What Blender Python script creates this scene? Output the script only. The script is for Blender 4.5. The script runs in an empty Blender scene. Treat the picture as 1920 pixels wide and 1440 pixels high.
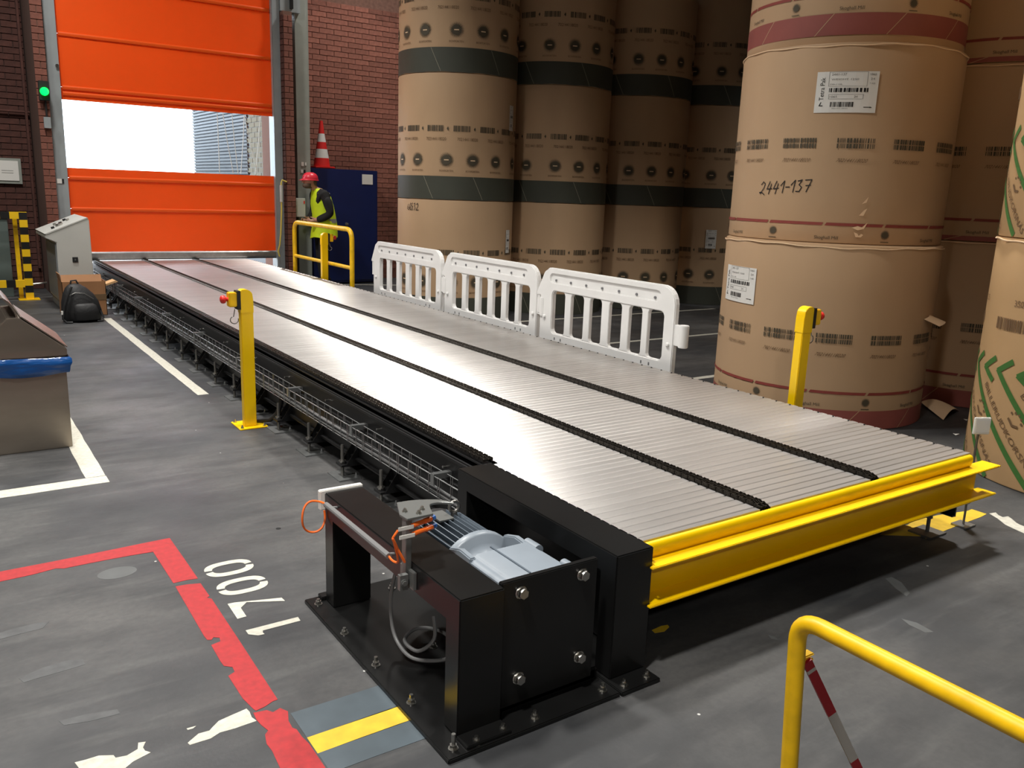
import bpy, bmesh, math, random
from mathutils import Vector, Matrix

rnd = random.Random(11)
SC = bpy.context.scene
COL = SC.collection
PI = math.pi

# ------------------------------------------------------------------ camera, world, lamps, exposure
cam_d = bpy.data.cameras.new('camera')
cam_d.sensor_width = 36.0
cam_d.lens = 1580.48 / 1920 * 36
cam_d.clip_start = 0.05
cam = bpy.data.objects.new('camera', cam_d)
COL.objects.link(cam)
_r = Vector((0.8266003, -0.5616804, 0.0353142))
_d = Vector((-0.0958278, -0.2023024, -0.9746234))
_f = Vector((0.5545710, 0.8022399, -0.2210478))
cam.matrix_world = Matrix(((_r.x, -_d.x, -_f.x, 0), (_r.y, -_d.y, -_f.y, 0), (_r.z, -_d.z, -_f.z, 1.58), (0, 0, 0, 1)))
SC.camera = cam

vs_ = SC.view_settings
vs_.view_transform = 'Standard'
vs_.look = 'None'
vs_.gamma = 1.0
vs_.use_curve_mapping = False
vs_.exposure = 0.0

W = bpy.data.worlds.new('overcast_sky')
SC.world = W
W.use_nodes = True
W.node_tree.nodes['Background'].inputs[0].default_value = (0.86, 0.93, 1.0, 1)
W.node_tree.nodes['Background'].inputs[1].default_value = 7.0


def lamp(x, y, z, power, size=0.6, spread=180, col=(1.0, 0.97, 0.92)):
    d = bpy.data.lights.new('high_bay_lamp', 'AREA')
    d.shape = 'DISK'
    d.size = size
    d.energy = power
    d.color = col
    d.spread = math.radians(spread)
    o = bpy.data.objects.new('high_bay_lamp', d)
    COL.objects.link(o)
    o.location = (x, y, z)
    return o


lamp(-1.0, 0.9, 7.0, 245, spread=114)
lamp(1.0, 5.4, 7.0, 240, spread=120)
lamp(-1.7, 8.6, 7.0, 140, spread=138)
lamp(0.8, 10.3, 7.0, 210, spread=140)
lamp(5.75, 3.9, 7.0, 240, spread=92, size=0.7)
lamp(12.8, 3.4, 7.4, 190, spread=114)
lamp(6.3, 11.9, 7.0, 95, spread=116)
lamp(-6.0, -6.0, 6.6, 660, spread=150)

# ------------------------------------------------------------------ helpers


def lin(c):
    return tuple(((v / 255) / 12.92 if v / 255 <= 0.04045 else ((v / 255 + 0.055) / 1.055) ** 2.4) for v in c)


def mat(name, col, rough=0.5, metal=0.0, var=0.0, vscale=8.0, bump=0.0, bscale=40.0, spec=0.5, emit=None, stretch=None, aniso=0.0, per_obj=0.0, trans=0.0, coat=0.0):
    """one principled material: sRGB colour, optional blotchy wear, per-object variation and fine relief"""
    m = bpy.data.materials.new(name)
    m.use_nodes = True
    nt = m.node_tree
    b = nt.nodes['Principled BSDF']
    c = lin(col)
    b.inputs['Base Color'].default_value = (*c, 1)
    b.inputs['Roughness'].default_value = rough
    b.inputs['Metallic'].default_value = metal
    b.inputs['Specular IOR Level'].default_value = spec
    if coat:
        b.inputs['Coat Weight'].default_value = coat
    if trans:
        b.inputs['Transmission Weight'].default_value = trans
    if emit:
        b.inputs['Emission Color'].default_value = (*lin(emit[0]), 1)
        b.inputs['Emission Strength'].default_value = emit[1]
    tc = nt.nodes.new('ShaderNodeTexCoord')
    mp = nt.nodes.new('ShaderNodeMapping')
    nt.links.new(tc.outputs['Object'], mp.inputs[0])
    if stretch:
        mp.inputs['Scale'].default_value = stretch
    last = None
    if var > 0:
        n = nt.nodes.new('ShaderNodeTexNoise')
        n.inputs['Scale'].default_value = vscale
        n.inputs['Detail'].default_value = 5
        nt.links.new(mp.outputs[0], n.inputs['Vector'])
        r = nt.nodes.new('ShaderNodeMapRange')
        r.inputs[1].default_value = 0.3
        r.inputs[2].default_value = 0.7
        r.inputs[3].default_value = 1 - var
        r.inputs[4].default_value = 1 + var
        nt.links.new(n.outputs[0], r.inputs[0])
        last = r.outputs[0]
    if per_obj > 0:
        oi = nt.nodes.new('ShaderNodeObjectInfo')
        gi = nt.nodes.new('ShaderNodeNewGeometry')
        ad = nt.nodes.new('ShaderNodeMath')
        ad.operation = 'ADD'
        nt.links.new(oi.outputs['Random'], ad.inputs[0])
        nt.links.new(gi.outputs['Random Per Island'], ad.inputs[1])
        r2 = nt.nodes.new('ShaderNodeMapRange')
        r2.inputs[2].default_value = 2.0
        r2.inputs[3].default_value = 1 - per_obj
        r2.inputs[4].default_value = 1 + per_obj
        nt.links.new(ad.outputs[0], r2.inputs[0])
        if last is None:
            last = r2.outputs[0]
        else:
            mu = nt.nodes.new('ShaderNodeMath')
            mu.operation = 'MULTIPLY'
            nt.links.new(last, mu.inputs[0])
            nt.links.new(r2.outputs[0], mu.inputs[1])
            last = mu.outputs[0]
    if last is not None:
        mx = nt.nodes.new('ShaderNodeVectorMath')
        mx.operation = 'SCALE'
        mx.inputs[0].default_value = c
        nt.links.new(last, mx.inputs['Scale'])
        nt.links.new(mx.outputs[0], b.inputs['Base Color'])
    if bump > 0:
        n = nt.nodes.new('ShaderNodeTexNoise')
        n.inputs['Scale'].default_value = bscale
        n.inputs['Detail'].default_value = 4
        nt.links.new(mp.outputs[0], n.inputs['Vector'])
        bp = nt.nodes.new('ShaderNodeBump')
        bp.inputs['Strength'].default_value = bump
        bp.inputs['Distance'].default_value = 0.01
        nt.links.new(n.outputs[0], bp.inputs['Height'])
        nt.links.new(bp.outputs[0], b.inputs['Normal'])
    if aniso:
        b.inputs['Anisotropic'].default_value = aniso
        tg = nt.nodes.new('ShaderNodeTangent')
        tg.direction_type = 'UV_MAP'
        nt.links.new(tg.outputs[0], b.inputs['Tangent'])
    return m


class MB:
    """collects simple solids, then links them as ONE mesh object"""

    def __init__(s):
        s.v, s.f, s.m = [], [], []

    def add(s, vs, fs, m=0):
        k = len(s.v)
        s.v += [tuple(p) for p in vs]
        for f in fs:
            s.f.append([i + k for i in f])
            s.m.append(m)
        return s

    def box(s, x0, x1, y0, y1, z0, z1, m=0):
        vs = [(x0, y0, z0), (x1, y0, z0), (x1, y1, z0), (x0, y1, z0), (x0, y0, z1), (x1, y0, z1), (x1, y1, z1), (x0, y1, z1)]
        return s.add(vs, [(0, 3, 2, 1), (4, 5, 6, 7), (0, 1, 5, 4), (1, 2, 6, 5), (2, 3, 7, 6), (3, 0, 4, 7)], m)

    def prism(s, poly, axis, a, b, m=0):
        n = len(poly)

        def P(p, t):
            return {'x': (t, p[0], p[1]), 'y': (p[0], t, p[1]), 'z': (p[0], p[1], t)}[axis]
        vs = [P(p, a) for p in poly] + [P(p, b) for p in poly]
        fs = [tuple(range(n)), tuple(range(2 * n - 1, n - 1, -1))] + [(i, (i + 1) % n, n + (i + 1) % n, n + i) for i in range(n)]
        return s.add(vs, fs, m)

    def frame(s, d):
        d = Vector(d).normalized()
        u = d.cross(Vector((0, 0, 1)))
        if u.length < 1e-4:
            u = Vector((1, 0, 0))
        u.normalize()
        return u, d.cross(u).normalized()

    def cyl(s, p0, p1, r0, r1=None, seg=12, m=0, caps=True, rot=0.0):
        r1 = r0 if r1 is None else r1
        p0, p1 = Vector(p0), Vector(p1)
        u, w = s.frame(p1 - p0)
        vs = []
        for p, r in ((p0, r0), (p1, r1)):
            for i in range(seg):
                a = 2 * PI * i / seg + rot
                vs.append(p + u * (r * math.cos(a)) + w * (r * math.sin(a)))
        fs = [(i, (i + 1) % seg, seg + (i + 1) % seg, seg + i) for i in range(seg)]
        if caps:
            fs += [tuple(range(seg - 1, -1, -1)), tuple(range(seg, 2 * seg))]
        return s.add(vs, fs, m)

    def tube(s, pts, r, seg=8, m=0, closed=False):
        pts = [Vector(p) for p in pts]
        n = len(pts)
        vs = []
        u = None
        for i, p in enumerate(pts):
            if closed:
                t = (pts[(i + 1) % n] - pts[i - 1])
            else:
                t = pts[min(i + 1, n - 1)] - pts[max(i - 1, 0)]
            t.normalize()
            if u is None:
                u, w = s.frame(t)
            else:
                u = (u - t * u.dot(t)).normalized()
                w = t.cross(u)
            rr = r[i] if isinstance(r, (list, tuple)) else r
            for k in range(seg):
                a = 2 * PI * k / seg
                vs.append(p + u * (rr * math.cos(a)) + w * (rr * math.sin(a)))
        fs = []
        for i in range(n if closed else n - 1):
            j = (i + 1) % n
            for k in range(seg):
                fs.append((i * seg + k, i * seg + (k + 1) % seg, j * seg + (k + 1) % seg, j * seg + k))
        if not closed:
            fs += [tuple(range(seg - 1, -1, -1)), tuple(range((n - 1) * seg, n * seg))]
        return s.add(vs, fs, m)

    def lathe(s, prof, cx=0, cy=0, cz=0, seg=32, m=0, axis='z', jit=None):
        vs = []
        for j, (r, z) in enumerate(prof):
            for i in range(seg):
                a = 2 * PI * i / seg
                q = r + (jit(a, z) if jit else 0)
                x, y = q * math.cos(a), q * math.sin(a)
                vs.append({'z': (cx + x, cy + y, cz + z), 'y': (cx + x, cy + z, cz + y), 'x': (cx + z, cy + x, cz + y)}[axis])
        fs = []
        for j in range(len(prof) - 1):
            for i in range(seg):
                k = (i + 1) % seg
                fs.append((j * seg + i, j * seg + k, (j + 1) * seg + k, (j + 1) * seg + i))
        if prof[0][0] > 1e-5:
            fs.append(tuple(range(seg - 1, -1, -1)))
        if prof[-1][0] > 1e-5:
            fs.append(tuple(range((len(prof) - 1) * seg, len(prof) * seg)))
        return s.add(vs, fs, m)

    def loft(s, rings, m=0, seg=16):
        """rings: (cx, cy, cz, rx, ry) horizontal ellipses"""
        vs = []
        for (cx, cy, cz, rx, ry) in rings:
            for i in range(seg):
                a = 2 * PI * i / seg
                vs.append((cx + rx * math.cos(a), cy + ry * math.sin(a), cz))
        fs = []
        for j in range(len(rings) - 1):
            for i in range(seg):
                k = (i + 1) % seg
                fs.append((j * seg + i, j * seg + k, (j + 1) * seg + k, (j + 1) * seg + i))
        fs += [tuple(range(seg - 1, -1, -1)), tuple(range((len(rings) - 1) * seg, len(rings) * seg))]
        return s.add(vs, fs, m)

    def ball(s, c, r, m=0, seg=12, sc=(1, 1, 1)):
        n = 8
        prof = [(math.sin(PI * i / n) * r, -math.cos(PI * i / n) * r) for i in range(n + 1)]
        k = len(s.v)
        s.lathe(prof, 0, 0, 0, seg, m)
        for i in range(k, len(s.v)):
            x, y, z = s.v[i]
            s.v[i] = (c[0] + x * sc[0], c[1] + y * sc[1], c[2] + z * sc[2])
        return s

    def bolt(s, p, r=0.011, h=0.010, stud=0.012, d=(0, 0, 1), m=0):
        p, d = Vector(p), Vector(d)
        s.cyl(p, p + d * 0.003, r * 1.35, seg=12, m=m)
        s.cyl(p + d * 0.003, p + d * (0.003 + h), r, seg=6, m=m)
        if stud:
            s.cyl(p + d * (0.003 + h), p + d * (0.003 + h + stud), r * 0.55, seg=8, m=m)
        return s

    def mesh(s, name, mats, smooth=35, bevel=0.0, bseg=2, uv=False):
        me = bpy.data.meshes.new(name)
        me.from_pydata(s.v, [], s.f)
        ms = mats if isinstance(mats, (list, tuple)) else [mats]
        for m in ms:
            me.materials.append(m)
        me.polygons.foreach_set('material_index', s.m)
        bm = bmesh.new()
        bm.from_mesh(me)
        bmesh.ops.remove_doubles(bm, verts=bm.verts, dist=1e-6)
        bmesh.ops.recalc_face_normals(bm, faces=bm.faces)
        if bevel > 0:
            es = [e for e in bm.edges if len(e.link_faces) == 2 and e.calc_face_angle(0) > 0.5]
            bmesh.ops.bevel(bm, geom=es, offset=bevel, segments=bseg, affect='EDGES', clamp_overlap=True)
        bm.to_mesh(me)
        bm.free()
        if uv:
            ul = me.uv_layers.new(name='UVMap')
            for lp in me.loops:
                co = me.vertices[lp.vertex_index].co
                ul.data[lp.index].uv = (co.y, co.x)
        if smooth:
            me.polygons.foreach_set('use_smooth', [True] * len(me.polygons))
            me.set_sharp_from_angle(angle=math.radians(smooth))
        return me

    def build(s, name, mats, parent=None, kind=None, label=None, **kw):
        return link(name, s.mesh(name, mats, **kw), parent, kind, label)


def link(name, data, parent=None, kind=None, label=None):
    o = bpy.data.objects.new(name, data)
    COL.objects.link(o)
    if parent is not None:
        o.parent = parent
        root = parent
        off = Vector((0, 0, 0))
        # children are modelled in the root's own frame placed at root['at']
        while root.parent is not None:
            root = root.parent
        if parent.parent is None:
            o.matrix_parent_inverse = Matrix.Translation(-Vector(parent.get('at', (0, 0, 0))))
    if kind:
        o['kind'] = kind
    if label:
        o['label'] = label
    return o


def thing(name, label, cat, at=(0, 0, 0), group=None):
    o = bpy.data.objects.new(name, None)
    COL.objects.link(o)
    o.empty_display_size = 0.1
    o['at'] = at
    o.location = at
    o['label'] = label
    o['category'] = cat
    if group:
        o['group'] = group
    return o


def tag(o, label, cat, group=None):
    o['label'] = label
    o['category'] = cat
    if group:
        o['group'] = group
    return o


def struct(name, at=(0, 0, 0)):
    o = bpy.data.objects.new(name, None)
    COL.objects.link(o)
    o.empty_display_size = 0.1
    o['kind'] = 'structure'
    o['at'] = at
    o.location = at
    return o


def copy_tree(o, parent=None):
    c = o.copy()
    COL.objects.link(c)
    if parent is not None:
        c.parent = parent
    for ch in [x for x in o.children]:
        copy_tree(ch, c)
    return c


_TX = {}


def text2d(t):
    """outline of a string as flat (x, y) vertices and faces, height of a capital about 0.7"""
    if t in _TX:
        return _TX[t]
    cu = bpy.data.curves.new('lettering', 'FONT')
    cu.body = t
    cu.resolution_u = 3
    o = bpy.data.objects.new('lettering', cu)
    COL.objects.link(o)
    dg = bpy.context.evaluated_depsgraph_get()
    me = bpy.data.meshes.new_from_object(o.evaluated_get(dg))
    vs = [(v.co.x, v.co.y) for v in me.vertices]
    fs = [tuple(p.vertices) for p in me.polygons]
    bpy.data.objects.remove(o)
    bpy.data.curves.remove(cu)
    bpy.data.meshes.remove(me)
    x0, x1 = min(v[0] for v in vs), max(v[0] for v in vs)
    y0, y1 = min(v[1] for v in vs), max(v[1] for v in vs)
    vs = [((x - (x0 + x1) / 2) / (x1 - x0), (y - (y0 + y1) / 2) / (y1 - y0)) for x, y in vs]
    _TX[t] = (vs, fs, (x1 - x0) / (y1 - y0))
    return _TX[t]


for _t in ('Skoghall Mill', 'Tetra Pak', 'BILLERUDKORSNÄS', '1', '7', '0', '2441-137', '702144118020', '35', '350-1125', 'BOXPORTEN', 'T-420', '1065', '24', 'WEIGHT 1250'):
    text2d(_t)


def holed(outer, holes, axis, a, b):
    """a plate with holes: outer and hole loops in 2D, extruded along an axis"""
    bm = bmesh.new()
    es = []
    for lp in [outer] + holes:
        vs = [bm.verts.new((p[0], p[1], 0)) for p in lp]
        es += [bm.edges.new((vs[i], vs[(i + 1) % len(vs)])) for i in range(len(vs))]
    bmesh.ops.triangle_fill(bm, edges=es, use_beauty=True)
    bm.verts.index_update()
    mb = MB()
    n = len(bm.verts)
    V2 = [tuple(v.co)[:2] for v in bm.verts]
    P = (lambda p, t: (t, p[0], p[1])) if axis == 'x' else (lambda p, t: (p[0], t, p[1]))
    fs = [tuple(v.index for v in f.verts) for f in bm.faces]
    mb.v = [P(p, a) for p in V2] + [P(p, b) for p in V2]
    mb.f = fs + [tuple(i + n for i in reversed(f)) for f in fs]
    k = 0
    for lp in [outer] + holes:
        m = len(lp)
        mb.f += [(k + i, k + (i + 1) % m, n + k + (i + 1) % m, n + k + i) for i in range(m)]
        k += m
    mb.m = [0] * len(mb.f)
    bm.free()
    return mb


class Flat:
    """flat print in (s, t); mapped later onto a plane or a roll"""

    def __init__(s):
        s.v, s.f, s.m = [], [], []

    def poly(s, pts, m=0):
        k = len(s.v)
        s.v += pts
        s.f.append(list(range(k, k + len(pts))))
        s.m.append(m)

    def rect(s, x0, x1, y0, y1, m=0, step=0.06):
        n = max(1, int(math.ceil((x1 - x0) / step)))
        for i in range(n):
            a, b = x0 + (x1 - x0) * i / n, x0 + (x1 - x0) * (i + 1) / n
            s.poly([(a, y0), (b, y0), (b, y1), (a, y1)], m)

    def frame(s, x0, x1, y0, y1, w, m=0):
        s.rect(x0, x1, y0, y0 + w, m)
        s.rect(x0, x1, y1 - w, y1, m)
        s.rect(x0, x0 + w, y0, y1, m)
        s.rect(x1 - w, x1, y0, y1, m)

    def text(s, t, cx, cy, w=None, h=None, m=0, rot=0.0, shear=0.0):
        vs, fs, asp = text2d(t)
        if w is None:
            w = h * asp
        if h is None:
            h = w / asp
        k = len(s.v)
        ca, sa = math.cos(rot), math.sin(rot)
        for x, y in vs:
            X, Y = x * w + shear * y * h, y * h
            s.v.append((cx + X * ca - Y * sa, cy + X * sa + Y * ca))
        for f in fs:
            s.f.append([i + k for i in f])
            s.m.append(m)

    def barcode(s, x0, x1, y0, y1, m=0, seed=1, duty=0.55):
        r = random.Random(seed)
        x = x0
        n = (x1 - x0) / 52
        while x < x1 - n:
            w = n * r.choice((1, 1, 2, 3))
            s.rect(x, min(x + w, x1), y0, y1, m)
            x += w + n * r.choice((1, 1, 1, 2))

    def sun(s, cx, cy, r, m=0, m2=None, spikes=32):
        pts = []
        for i in range(spikes * 2):
            a = PI * i / spikes
            q = r if i % 2 == 0 else r * 0.56
            pts.append((cx + q * math.sin(a), cy + q * math.cos(a)))
        k = len(s.v)
        s.v += [(cx, cy)] + pts
        n = len(pts)
        for i in range(n):
            s.f.append([k, k + 1 + i, k + 1 + (i + 1) % n])
            s.m.append(m)
        if m2 is not None:
            s.rect(cx - r * 0.3, cx + r * 0.3, cy - r * 0.05, cy + r * 0.07, m2)

    def line(s, pts, w, m=0):
        for (a, b) in zip(pts[:-1], pts[1:]):
            d = Vector((b[0] - a[0], b[1] - a[1]))
            L = d.length
            if L < 1e-6:
                continue
            d /= L
            n = Vector((-d.y, d.x)) * w / 2
            e = d * w * 0.3
            k = max(1, int(L / 0.05))
            for i in range(k):
                p = Vector(a) - e + (d * L + 2 * e) * (i / k)
                q = Vector(a) - e + (d * L + 2 * e) * ((i + 1) / k)
                s.poly([tuple(p - n), tuple(q - n), tuple(q + n), tuple(p + n)], m)

    def build(s, name, mats, fn, parent, label=None, m2off=0.0006):
        me = bpy.data.meshes.new(name)
        vs = []
        owner = {}
        for f, m in zip(s.f, s.m):
            for i in f:
                owner[i] = m
        for i, (a, b) in enumerate(s.v):
            vs.append(fn(a, b, owner.get(i, 0) * m2off))
        me.from_pydata(vs, [], s.f)
        for m in (mats if isinstance(mats, (list, tuple)) else [mats]):
            me.materials.append(m)
        me.polygons.foreach_set('material_index', s.m)
        return link(name, me, parent, kind='stuff' if name in ('printed_marks', 'label_print', 'band_lines', 'print', 'torn_patch', 'handwriting') else None, label=label)


def smooth_path(p, k=5):
    p = [Vector(q) for q in p]
    out = []
    for i in range(len(p) - 1):
        a, b, c, d = p[max(i - 1, 0)], p[i], p[i + 1], p[min(i + 2, len(p) - 1)]
        for j in range(k):
            t = j / k
            out.append(0.5 * ((2 * b) + (c - a) * t + (2 * a - 5 * b + 4 * c - d) * t * t + (3 * b - a - 3 * c + d) * t ** 3))
    out.append(p[-1])
    return out


def arc(cx, cz, r, a0, a1, n=6):
    return [(cx + r * math.cos(math.radians(a0 + (a1 - a0) * i / n)), cz + r * math.sin(math.radians(a0 + (a1 - a0) * i / n))) for i in range(n + 1)]


# ------------------------------------------------------------------ materials
M = {}


def floor_mat():
    m = bpy.data.materials.new('worn_concrete')
    m.use_nodes = True
    nt = m.node_tree
    N, L = nt.nodes.new, nt.links.new
    b = nt.nodes['Principled BSDF']
    tc = N('ShaderNodeTexCoord')

    def noise(scale, det, st=(1, 1, 1), rot=0.0, rough=0.55):
        mp = N('ShaderNodeMapping')
        mp.inputs['Scale'].default_value = st
        mp.inputs['Rotation'].default_value = (0, 0, rot)
        L(tc.outputs['Object'], mp.inputs[0])
        n = N('ShaderNodeTexNoise')
        n.inputs['Scale'].default_value = scale
        n.inputs['Detail'].default_value = det
        n.inputs['Roughness'].default_value = rough
        L(mp.outputs[0], n.inputs['Vector'])
        return n.outputs[0]

    def rng(x, a, bb, c, d):
        r = N('ShaderNodeMapRange')
        r.inputs[1].default_value, r.inputs[2].default_value, r.inputs[3].default_value, r.inputs[4].default_value = a, bb, c, d
        L(x, r.inputs[0])
        return r.outputs[0]

    def mix(fac, a, c):
        x = N('ShaderNodeMix')
        x.data_type = 'RGBA'
        if hasattr(fac, 'links'):
            L(fac, x.inputs[0])
        else:
            x.inputs[0].default_value = fac
        for sock, v in ((x.inputs[6], a), (x.inputs[7], c)):
            if hasattr(v, 'links'):
                L(v, sock)
            else:
                sock.default_value = (*lin(v), 1)
        return x.outputs[2]
    c = mix(rng(noise(0.9, 6), 0.40, 0.62, 0, 1), (56, 57, 59), (84, 83, 82))
    c = mix(rng(noise(2.2, 8, (1.0, 2.6, 1), 0.15, 0.65), 0.45, 0.72, 0, 0.75), c, (40, 41, 43))
    c = mix(rng(noise(5, 8, (0.35, 2.2, 1), 0.1), 0.55, 0.8, 0, 0.5), c, (102, 102, 100))
    c = mix(rng(noise(42, 3), 0.35, 0.75, 0, 0.35), c, (50, 51, 53))
    v = N('ShaderNodeTexVoronoi')
    v.inputs['Scale'].default_value = 7.5
    L(tc.outputs['Object'], v.inputs['Vector'])
    sp = rng(v.outputs['Distance'], 0.035, 0.05, 1, 0)
    vc = N('ShaderNodeSeparateColor')
    L(v.outputs['Color'], vc.inputs[0])
    th = N('ShaderNodeMath')
    th.operation = 'GREATER_THAN'
    th.inputs[1].default_value = 0.8
    L(vc.outputs[0], th.inputs[0])
    mu = N('ShaderNodeMath')
    mu.operation = 'MULTIPLY'
    L(sp, mu.inputs[0])
    L(th.outputs[0], mu.inputs[1])
    c = mix(mu.outputs[0], c, (190, 190, 186))
    L(c, b.inputs['Base Color'])
    L(rng(noise(1.7, 6), 0.3, 0.7, 0.42, 0.68), b.inputs['Roughness'])
    b.inputs['Specular IOR Level'].default_value = 0.4
    bp = N('ShaderNodeBump')
    bp.inputs['Strength'].default_value = 0.12
    bp.inputs['Distance'].default_value = 0.004
    L(noise(60, 5), bp.inputs['Height'])
    L(bp.outputs[0], b.inputs['Normal'])
    return m


M['floor'] = floor_mat()
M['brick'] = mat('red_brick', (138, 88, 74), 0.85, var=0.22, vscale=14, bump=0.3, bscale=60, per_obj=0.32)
M['brick_dark'] = mat('shade_toned_brick', (72, 42, 35), 0.9, var=0.25, vscale=10, bump=0.3, bscale=60, per_obj=0.22)  # darker copy of the brick: dimness of the left wall put into its colour
M['brick_pier'] = mat('pier_brick', (110, 66, 54), 0.85, var=0.2, vscale=14, bump=0.3, bscale=60, per_obj=0.3)
M['mortar_pier'] = mat('pier_mortar', (110, 80, 68), 0.95)
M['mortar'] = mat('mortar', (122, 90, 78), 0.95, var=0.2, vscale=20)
M['mortar_dark'] = mat('shade_toned_mortar', (56, 37, 31), 0.95, var=0.2, vscale=20)  # mortar darkened likewise, the wall's shade painted in
M['ceiling'] = mat('dark_roof_sheet', (70, 68, 66), 0.8)
M['plaster'] = mat('far_wall_paint', (110, 100, 90), 0.9, var=0.1)
M['kraft'] = mat('kraft_wrapper', (188, 156, 122), 0.62, var=0.045, vscale=2.2, bump=0.05, bscale=9, stretch=(1, 1, 0.5), spec=0.35)
M['kraft2'] = mat('yellowish_kraft', (192, 156, 112), 0.6, var=0.05, vscale=2.2, bump=0.05, bscale=9, spec=0.35)
M['kraft_pale'] = mat('pale_kraft', (234, 202, 164), 0.7, var=0.05, vscale=3)
M['green_band'] = mat('dark_green_band', (66, 68, 58), 0.6, var=0.06, vscale=4)
M['band_line'] = mat('pale_band_line', (140, 136, 118), 0.7)
M['ink_dark'] = mat('dark_green_ink', (76, 68, 52), 0.7)
M['ink_brown'] = mat('brown_ink', (112, 86, 58), 0.7)
M['ink_black'] = mat('black_ink', (30, 26, 24), 0.7)
M['ink_red'] = mat('red_brown_ink', (140, 62, 54), 0.65)
M['red_band'] = mat('rust_red_band', (146, 78, 70), 0.62, var=0.06, vscale=5)
M['ink_green'] = mat('leaf_green_ink', (64, 112, 48), 0.65)
M['paper'] = mat('white_paper', (226, 224, 218), 0.7)
M['ink_grey'] = mat('grey_ink', (120, 118, 114), 0.7)
M['alu'] = mat('brushed_aluminium', (206, 203, 200), 0.40, 1.0, var=0.07, vscale=3.0, bump=0.02, bscale=60, stretch=(0.6, 6, 1), aniso=1.0, per_obj=0.10)
nt = M['alu'].node_tree      # the brushed gloss lies over a dull oxide
dull = nt.nodes.new('ShaderNodeBsdfPrincipled')
dull.inputs['Metallic'].default_value = 1.0
dull.inputs['Roughness'].default_value = 0.6
pb = nt.nodes['Principled BSDF']
pb.inputs['Coat Weight'].default_value = 0.35
pb.inputs['Coat Roughness'].default_value = 0.16
for ln in pb.inputs['Base Color'].links:
    nt.links.new(ln.from_socket, dull.inputs['Base Color'])
mxs = nt.nodes.new('ShaderNodeMixShader')
mxs.inputs[0].default_value = 0.33
nt.links.new(pb.outputs[0], mxs.inputs[1])
nt.links.new(dull.outputs[0], mxs.inputs[2])
nt.links.new(mxs.outputs[0], nt.nodes['Material Output'].inputs[0])
M['black_paint'] = mat('black_enamel', (20, 20, 20), 0.28, var=0.15, vscale=6, spec=0.45)
M['black_frame'] = mat('black_frame_paint', (20, 20, 21), 0.42, spec=0.45)
M['black_matt'] = mat('black_plastic', (24, 24, 25), 0.6)
M['chain'] = mat('oiled_chain_steel', (52, 48, 43), 0.38, 0.85, per_obj=0.2)
M['galv'] = mat('galvanised_steel', (170, 172, 172), 0.36, 0.9, var=0.12, vscale=20)
M['zinc'] = mat('zinc_plated_steel', (196, 194, 188), 0.28, 1.0, var=0.1, vscale=60)
M['rod'] = mat('threaded_rod_steel', (128, 126, 122), 0.42, 0.8)
M['yellow'] = mat('safety_yellow', (247, 201, 5), 0.33, var=0.05, vscale=3, spec=0.5)
M['yellow_worn'] = mat('worn_yellow_tube', (232, 184, 12), 0.4, var=0.16, vscale=14, spec=0.5)
M['yellow_floor'] = mat('yellow_floor_paint', (214, 176, 40), 0.6, var=0.12, vscale=20)
M['white_floor'] = mat('white_floor_paint', (190, 187, 174), 0.65, var=0.14, vscale=45)
M['red_floor'] = mat('red_floor_paint', (160, 26, 30), 0.6, var=0.16, vscale=40)
M['grey_floor'] = mat('blue_grey_floor_paint', (68, 79, 86), 0.55, var=0.12, vscale=10)
M['smudge'] = mat('pale_floor_smudge', (82, 84, 84), 0.6, var=0.1, vscale=10)
M['smear'] = mat('faint_floor_smear', (74, 75, 76), 0.6, var=0.25, vscale=20)
M['hole'] = mat('drill_hole', (16, 16, 16), 0.9)
M['motor'] = mat('grey_blue_machine_paint', (128, 137, 146), 0.38, var=0.05, vscale=8)
M['motor_dark'] = mat('dark_blue_grey_fins', (88, 98, 108), 0.42)
M['orange'] = mat('orange_plastic', (240, 110, 36), 0.45)
M['blue_plastic'] = mat('blue_plug', (36, 84, 150), 0.45)
M['bracket'] = mat('grey_steel_bracket', (128, 130, 128), 0.4, 0.6)
M['pipe_grey'] = mat('grey_conduit', (112, 112, 112), 0.5)
M['barrier'] = mat('white_polyethylene', (222, 221, 219), 0.5, var=0.03, vscale=6)
M['recess'] = mat('moulded_dimple', (110, 110, 112), 0.7)
M['door_orange'] = mat('orange_curtain', (240, 92, 22), 0.42, var=0.03, vscale=1.5, spec=0.4, bump=0.04, bscale=3)
M['door_frame'] = mat('grey_door_frame', (150, 156, 158), 0.45, 0.2, var=0.06, vscale=5)
M['column'] = mat('olive_grey_column', (146, 150, 142), 0.5, var=0.08, vscale=5)
M['cab_blue'] = mat('navy_cabinet', (18, 34, 84), 0.35, var=0.06, vscale=4)
M['console'] = mat('light_grey_enamel', (190, 190, 184), 0.45, var=0.03, vscale=5)
M['console_side'] = mat('grey_plinth', (128, 132, 134), 0.5)
M['carton'] = mat('brown_carton', (158, 112, 74), 0.75, var=0.08, vscale=6)
M['carton_in'] = mat('carton_inner', (206, 164, 116), 0.75)
M['bag'] = mat('black_nylon', (28, 28, 29), 0.6, bump=0.3, bscale=30)
M['steel_bin'] = mat('stainless_sheet', (156, 146, 134), 0.34, 0.85, var=0.12, vscale=2.5, stretch=(1, 1, 3))
M['bag_blue'] = mat('blue_bin_liner', (20, 70, 130), 0.25, var=0.12, vscale=8, spec=0.6, bump=1.0, bscale=14, stretch=(0.4, 1, 2.2))
M['red_btn'] = mat('red_button', (214, 46, 40), 0.35)
M['cone_red'] = mat('red_cone', (222, 46, 44), 0.45)
M['cone_white'] = mat('white_reflective', (228, 226, 222), 0.5)
M['helmet'] = mat('red_helmet', (222, 48, 66), 0.35)
M['skin'] = mat('skin', (196, 146, 122), 0.55)
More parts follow.
